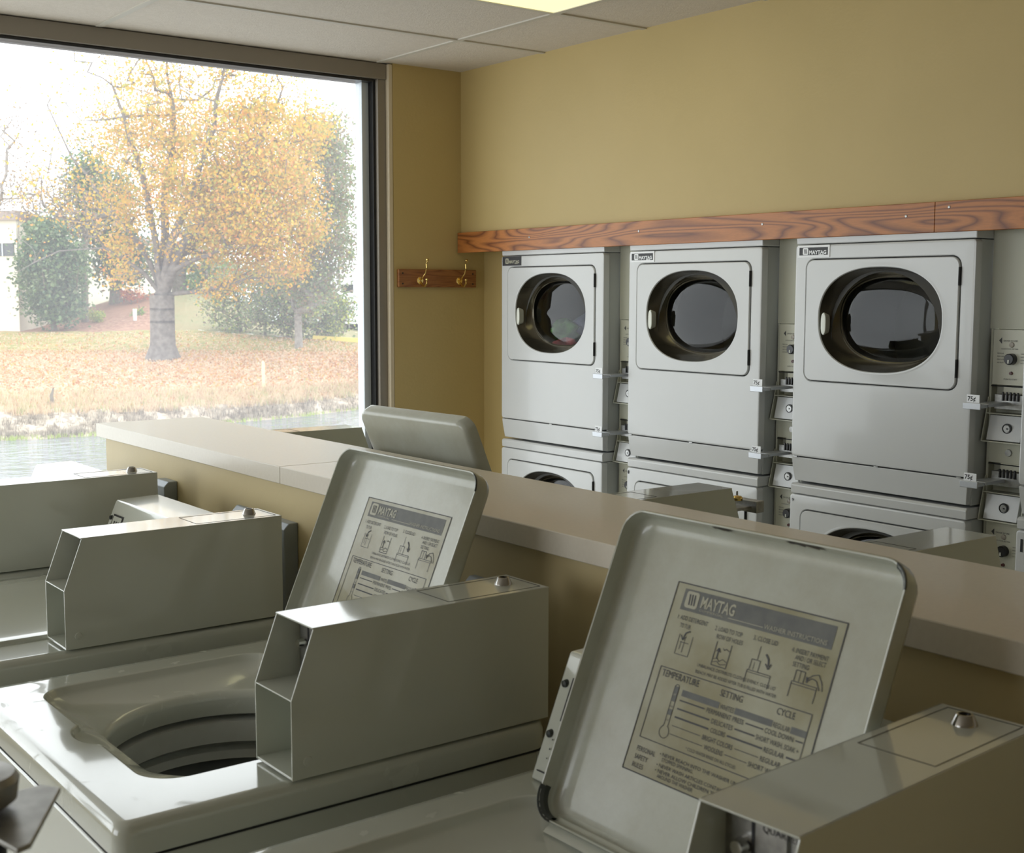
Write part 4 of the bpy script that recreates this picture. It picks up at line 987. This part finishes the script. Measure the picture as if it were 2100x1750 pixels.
# fallen leaves and dry grass: stuff
def scatter(n, f0, f1, px0, px1, seed):
    rg = np.random.RandomState(seed); out = []
    for k in range(n):
        px = rg.uniform(px0, px1); f = rg.uniform(f0, f1); s1 = profile(px); i = min(int(f), len(s1)-2); t = f-i
        wq = lerp(t, s1[i][0], s1[i+1][0]); q = at(px, 600, wq); out.append((q.x, q.y, lerp(t, s1[i][1], s1[i+1][1])+.03))
    return out
o = leaf_mesh(scatter(20000, 3.05, 4.12, -60, 790, 5)+scatter(3500, 4.1, 4.9, -60, 790, 6), .065, [LP, leafm('fallen_tan', (.66, .50, .35)), leafm('fallen_rust', (.50, .25, .12)), LB], [.16, .56, .18, .10], 'fallen_leaves', None, 5, flat=.0)
tag(o, 'tan and orange fallen leaves covering the lawn around the maple', 'leaves', kind='stuff')
def tufts(n, f0, f1, seed, hgt, mats, wts, name, label, clump=None):
    rg = np.random.RandomState(seed); base = scatter(n, f0, f1, -60, 790, seed); b = MB()
    for i, (x, y, z) in enumerate(base):
        m_ = rg.choice(len(mats), p=wts)
        for k in range(5):
            a = rg.uniform(0, 2*PI); r_ = rg.uniform(0, .10); h = hgt*rg.uniform(.5, 1.2); dx, dy = math.cos(a)*.012, math.sin(a)*.012; lx, ly = rg.normal(0, .35, 2)*h
            i0 = len(b.v); bx, by = x+math.sin(a)*r_, y+math.cos(a)*r_
            b.v += [(bx-dx, by-dy, z-.05), (bx+dx, by+dy, z-.05), (bx+lx, by+ly, z+h)]; b.face((i0, i0+1, i0+2), int(m_))
    o = b.build(name, mats, smooth=0, fix=False); tag(o, label, 'grass', kind='stuff')
tufts(2200, 2.97, 3.28, 8, .12, [leafm('dry_straw', (.70, .56, .38)), leafm('dull_green_blade', (.45, .46, .22)), leafm('straw_brown', (.58, .42, .28))], [.55, .17, .28], 'dry_grass', 'dry straw coloured grass along the top of the pond bank')
tufts(900, 1.5, 2.9, 9, .07, [leafm('bank_straw', (.46, .40, .32)), leafm('bank_brown', (.28, .23, .18))], [.6, .4], 'bank_grass', 'grey matted dead grass on the pond bank')
tufts(260, 1.15, 1.5, 10, .035, [leafm('algae', (.45, .55, .15))], [1], 'waterline_weed', 'yellow green weed along the waterline')
# cream building at the left
c0 = on(38, 39.0); pL = on(-520, 43.0); pR = on(300, 58.0); zt = at(38, 452, 39.0).z
M_crm = mat('cream_stucco', (.74, .68, .56), .8, noise=(.70, .64, .52), nscale=2)
bl = thing('building', 'low cream building with dark strip window at the left edge beyond the lawn', 'building', (c0.x, c0.y, -.2))
def wallpts(a, c_): return Vector((a.x-c0.x, a.y-c0.y, 0)), Vector((c_.x-c0.x, c_.y-c0.y, 0))
A0, A1 = wallpts(pL, c0); B0_, B1_ = wallpts(c0, pR); back = fh*14
b = MB(); poly = [(A0.x, A0.y), (A1.x, A1.y), (B1_.x, B1_.y), (B1_.x+back.x, B1_.y+back.y), (A0.x+back.x, A0.y+back.y)]
b.prism(poly, 2, 0, zt+.2); b.build('wall', M_crm, bl, smooth=0)
b = MB(); cxy = Vector((sum(q[0] for q in poly)/5, sum(q[1] for q in poly)/5))
b.prism([tuple(cxy+(Vector(q)-cxy)*1.012) for q in poly], 2, zt+.2, zt+.48); b.build('roof_edge', mat('brown_fascia', (.28, .22, .19), .7), bl, smooth=0)
dA = (A1-A0).normalized(); nA = Vector((dA.y, -dA.x, 0)); 
if nA.dot(fh) > 0: nA = -nA
z1, z0 = at(20, 500, 39.5).z+.2, at(20, 526, 39.5).z+.2
b = MB(); s0, s1 = A1-dA*3.4, A1-dA*.10
b.v = [tuple(q+nA*e+Vector((0, 0, z))) for e in (.03, -.05) for q, z in ((s0, z0), (s1, z0), (s1, z1), (s0, z1))]
for q in ((0, 1, 2, 3), (7, 6, 5, 4), (0, 4, 5, 1), (1, 5, 6, 2), (2, 6, 7, 3), (3, 7, 4, 0)): b.face(q)
wn = b.build('window', M_winddark, bl, smooth=0)
b = MB()
for k in range(4): q = s0+(s1-s0)*(k+.5)/4+nA*.04; b.tube([(q.x, q.y, z0), (q.x, q.y, z1)], .025, 6)
b.build('mullion', M_alu, wn)
# right side distance: kerb, car park, sign, van, tree line
def ribbon(name, m_, pts, h, wd, label=None, cat=None):
    b = MB(); L = []
    for p_, n_ in pts: L.append([tuple(p_), tuple(p_+Vector((0, 0, h))), tuple(p_+Vector((0, 0, h))+n_*wd), tuple(p_+n_*wd)])
    b.loops(L, cap0=True, cap1=True); o = b.build(name, m_, smooth=0); return tag(o, label, cat) if label else struct(o)
ribbon('kerb', mat('kerb_yellow', (.85, .66, .18), .7), [(on(px, 34.6, -.02), fh) for px in (640, 700, 760, 850, 1000)], .14, .2, 'yellow painted kerb at the far edge of the leafy lawn', 'kerb')
b = MB(); q = [on(px, w_, .07) for px, w_ in ((560, 46), (1100, 46), (1100, 150), (480, 150))]; b.v = [tuple(v_) for v_ in q]; b.face((0, 1, 2, 3)); struct(b.build('parking_lot', mat('pale_asphalt', (.60, .60, .60), .9), smooth=0))
tufts_b = on(700, 41)
ps = on(725, 44); sg = thing('road_sign', 'pale rectangular sign board on thin posts by the far car park', 'sign', tuple(ps))
b = MB(); hh_ = at(725, 604, 44).z-ps.z; hb_ = at(725, 625, 44).z-ps.z
b.box(-.19, .19, -.02, .02, hb_, hh_); b.build('sign_board', mat('pale_board', (.68, .70, .72), .5), sg)
b = MB(); b.tube([(-.17, .03, 0), (-.17, .03, hh_)], .016, 6); b.tube([(.19, .03, 0), (.19, .03, hh_)], .016, 6); b.build('posts', M_steel, sg); sg.rotation_euler = (0, 0, -YAW)
pv = on(708, 70); vn = thing('white_van', 'white van in the far car park, half hidden by the shrub', 'van', tuple(pv), -YAW)
b = MB(); b.prism([(-1.6, .35), (-1.6, 1.9), (.6, 1.95), (1.0, 1.25), (1.7, 1.1), (1.8, .4)], 1, -.85, .85); b.build('van_body', mat('white_car_paint', (.82, .82, .84), .3), vn, bevel=.05)
b = MB(); b.box(-.1, .55, -.87, .87, 1.3, 1.75); b.build('side_window', M_winddark, vn)
for x_ in (-1.0, 1.15):
    b = MB(); b.lathe([(.0001, -.88), (.32, -.88), (.34, -.7), (.34, .7), (.32, .88), (.0001, .88)], (x_, 0, .34), axis=1, n=20); b.build('wheel', M_black, vn)
rg = np.random.RandomState(77); pts = []
for k in range(5200):
    px = rg.uniform(560, 1200); q = at(px, 600, 160+rg.uniform(-6, 6)); top = 1.6+.9*math.sin(px*.06)+.5*math.sin(px*.17); pts.append((q.x, q.y, ground(px, 160)+rg.uniform(0, 1)*max(top, .6)))
o = leaf_mesh(pts, .55, [GG, GM, GP], [.4, .3, .3], 'distant_tree_line', None, 78); tag(o, 'hazy line of trees on the horizon beyond the car park', 'trees', kind='stuff')
pb = on(752, 120); b = MB(); b.box(-3, 9, 0, 8, 0, 2.9); o = b.build('distant_building', mat('white_cladding', (.8, .8, .82), .6), smooth=0); o.location = pb; o.rotation_euler = (0, 0, -YAW); tag(o, 'small white building far away at the window edge', 'building')
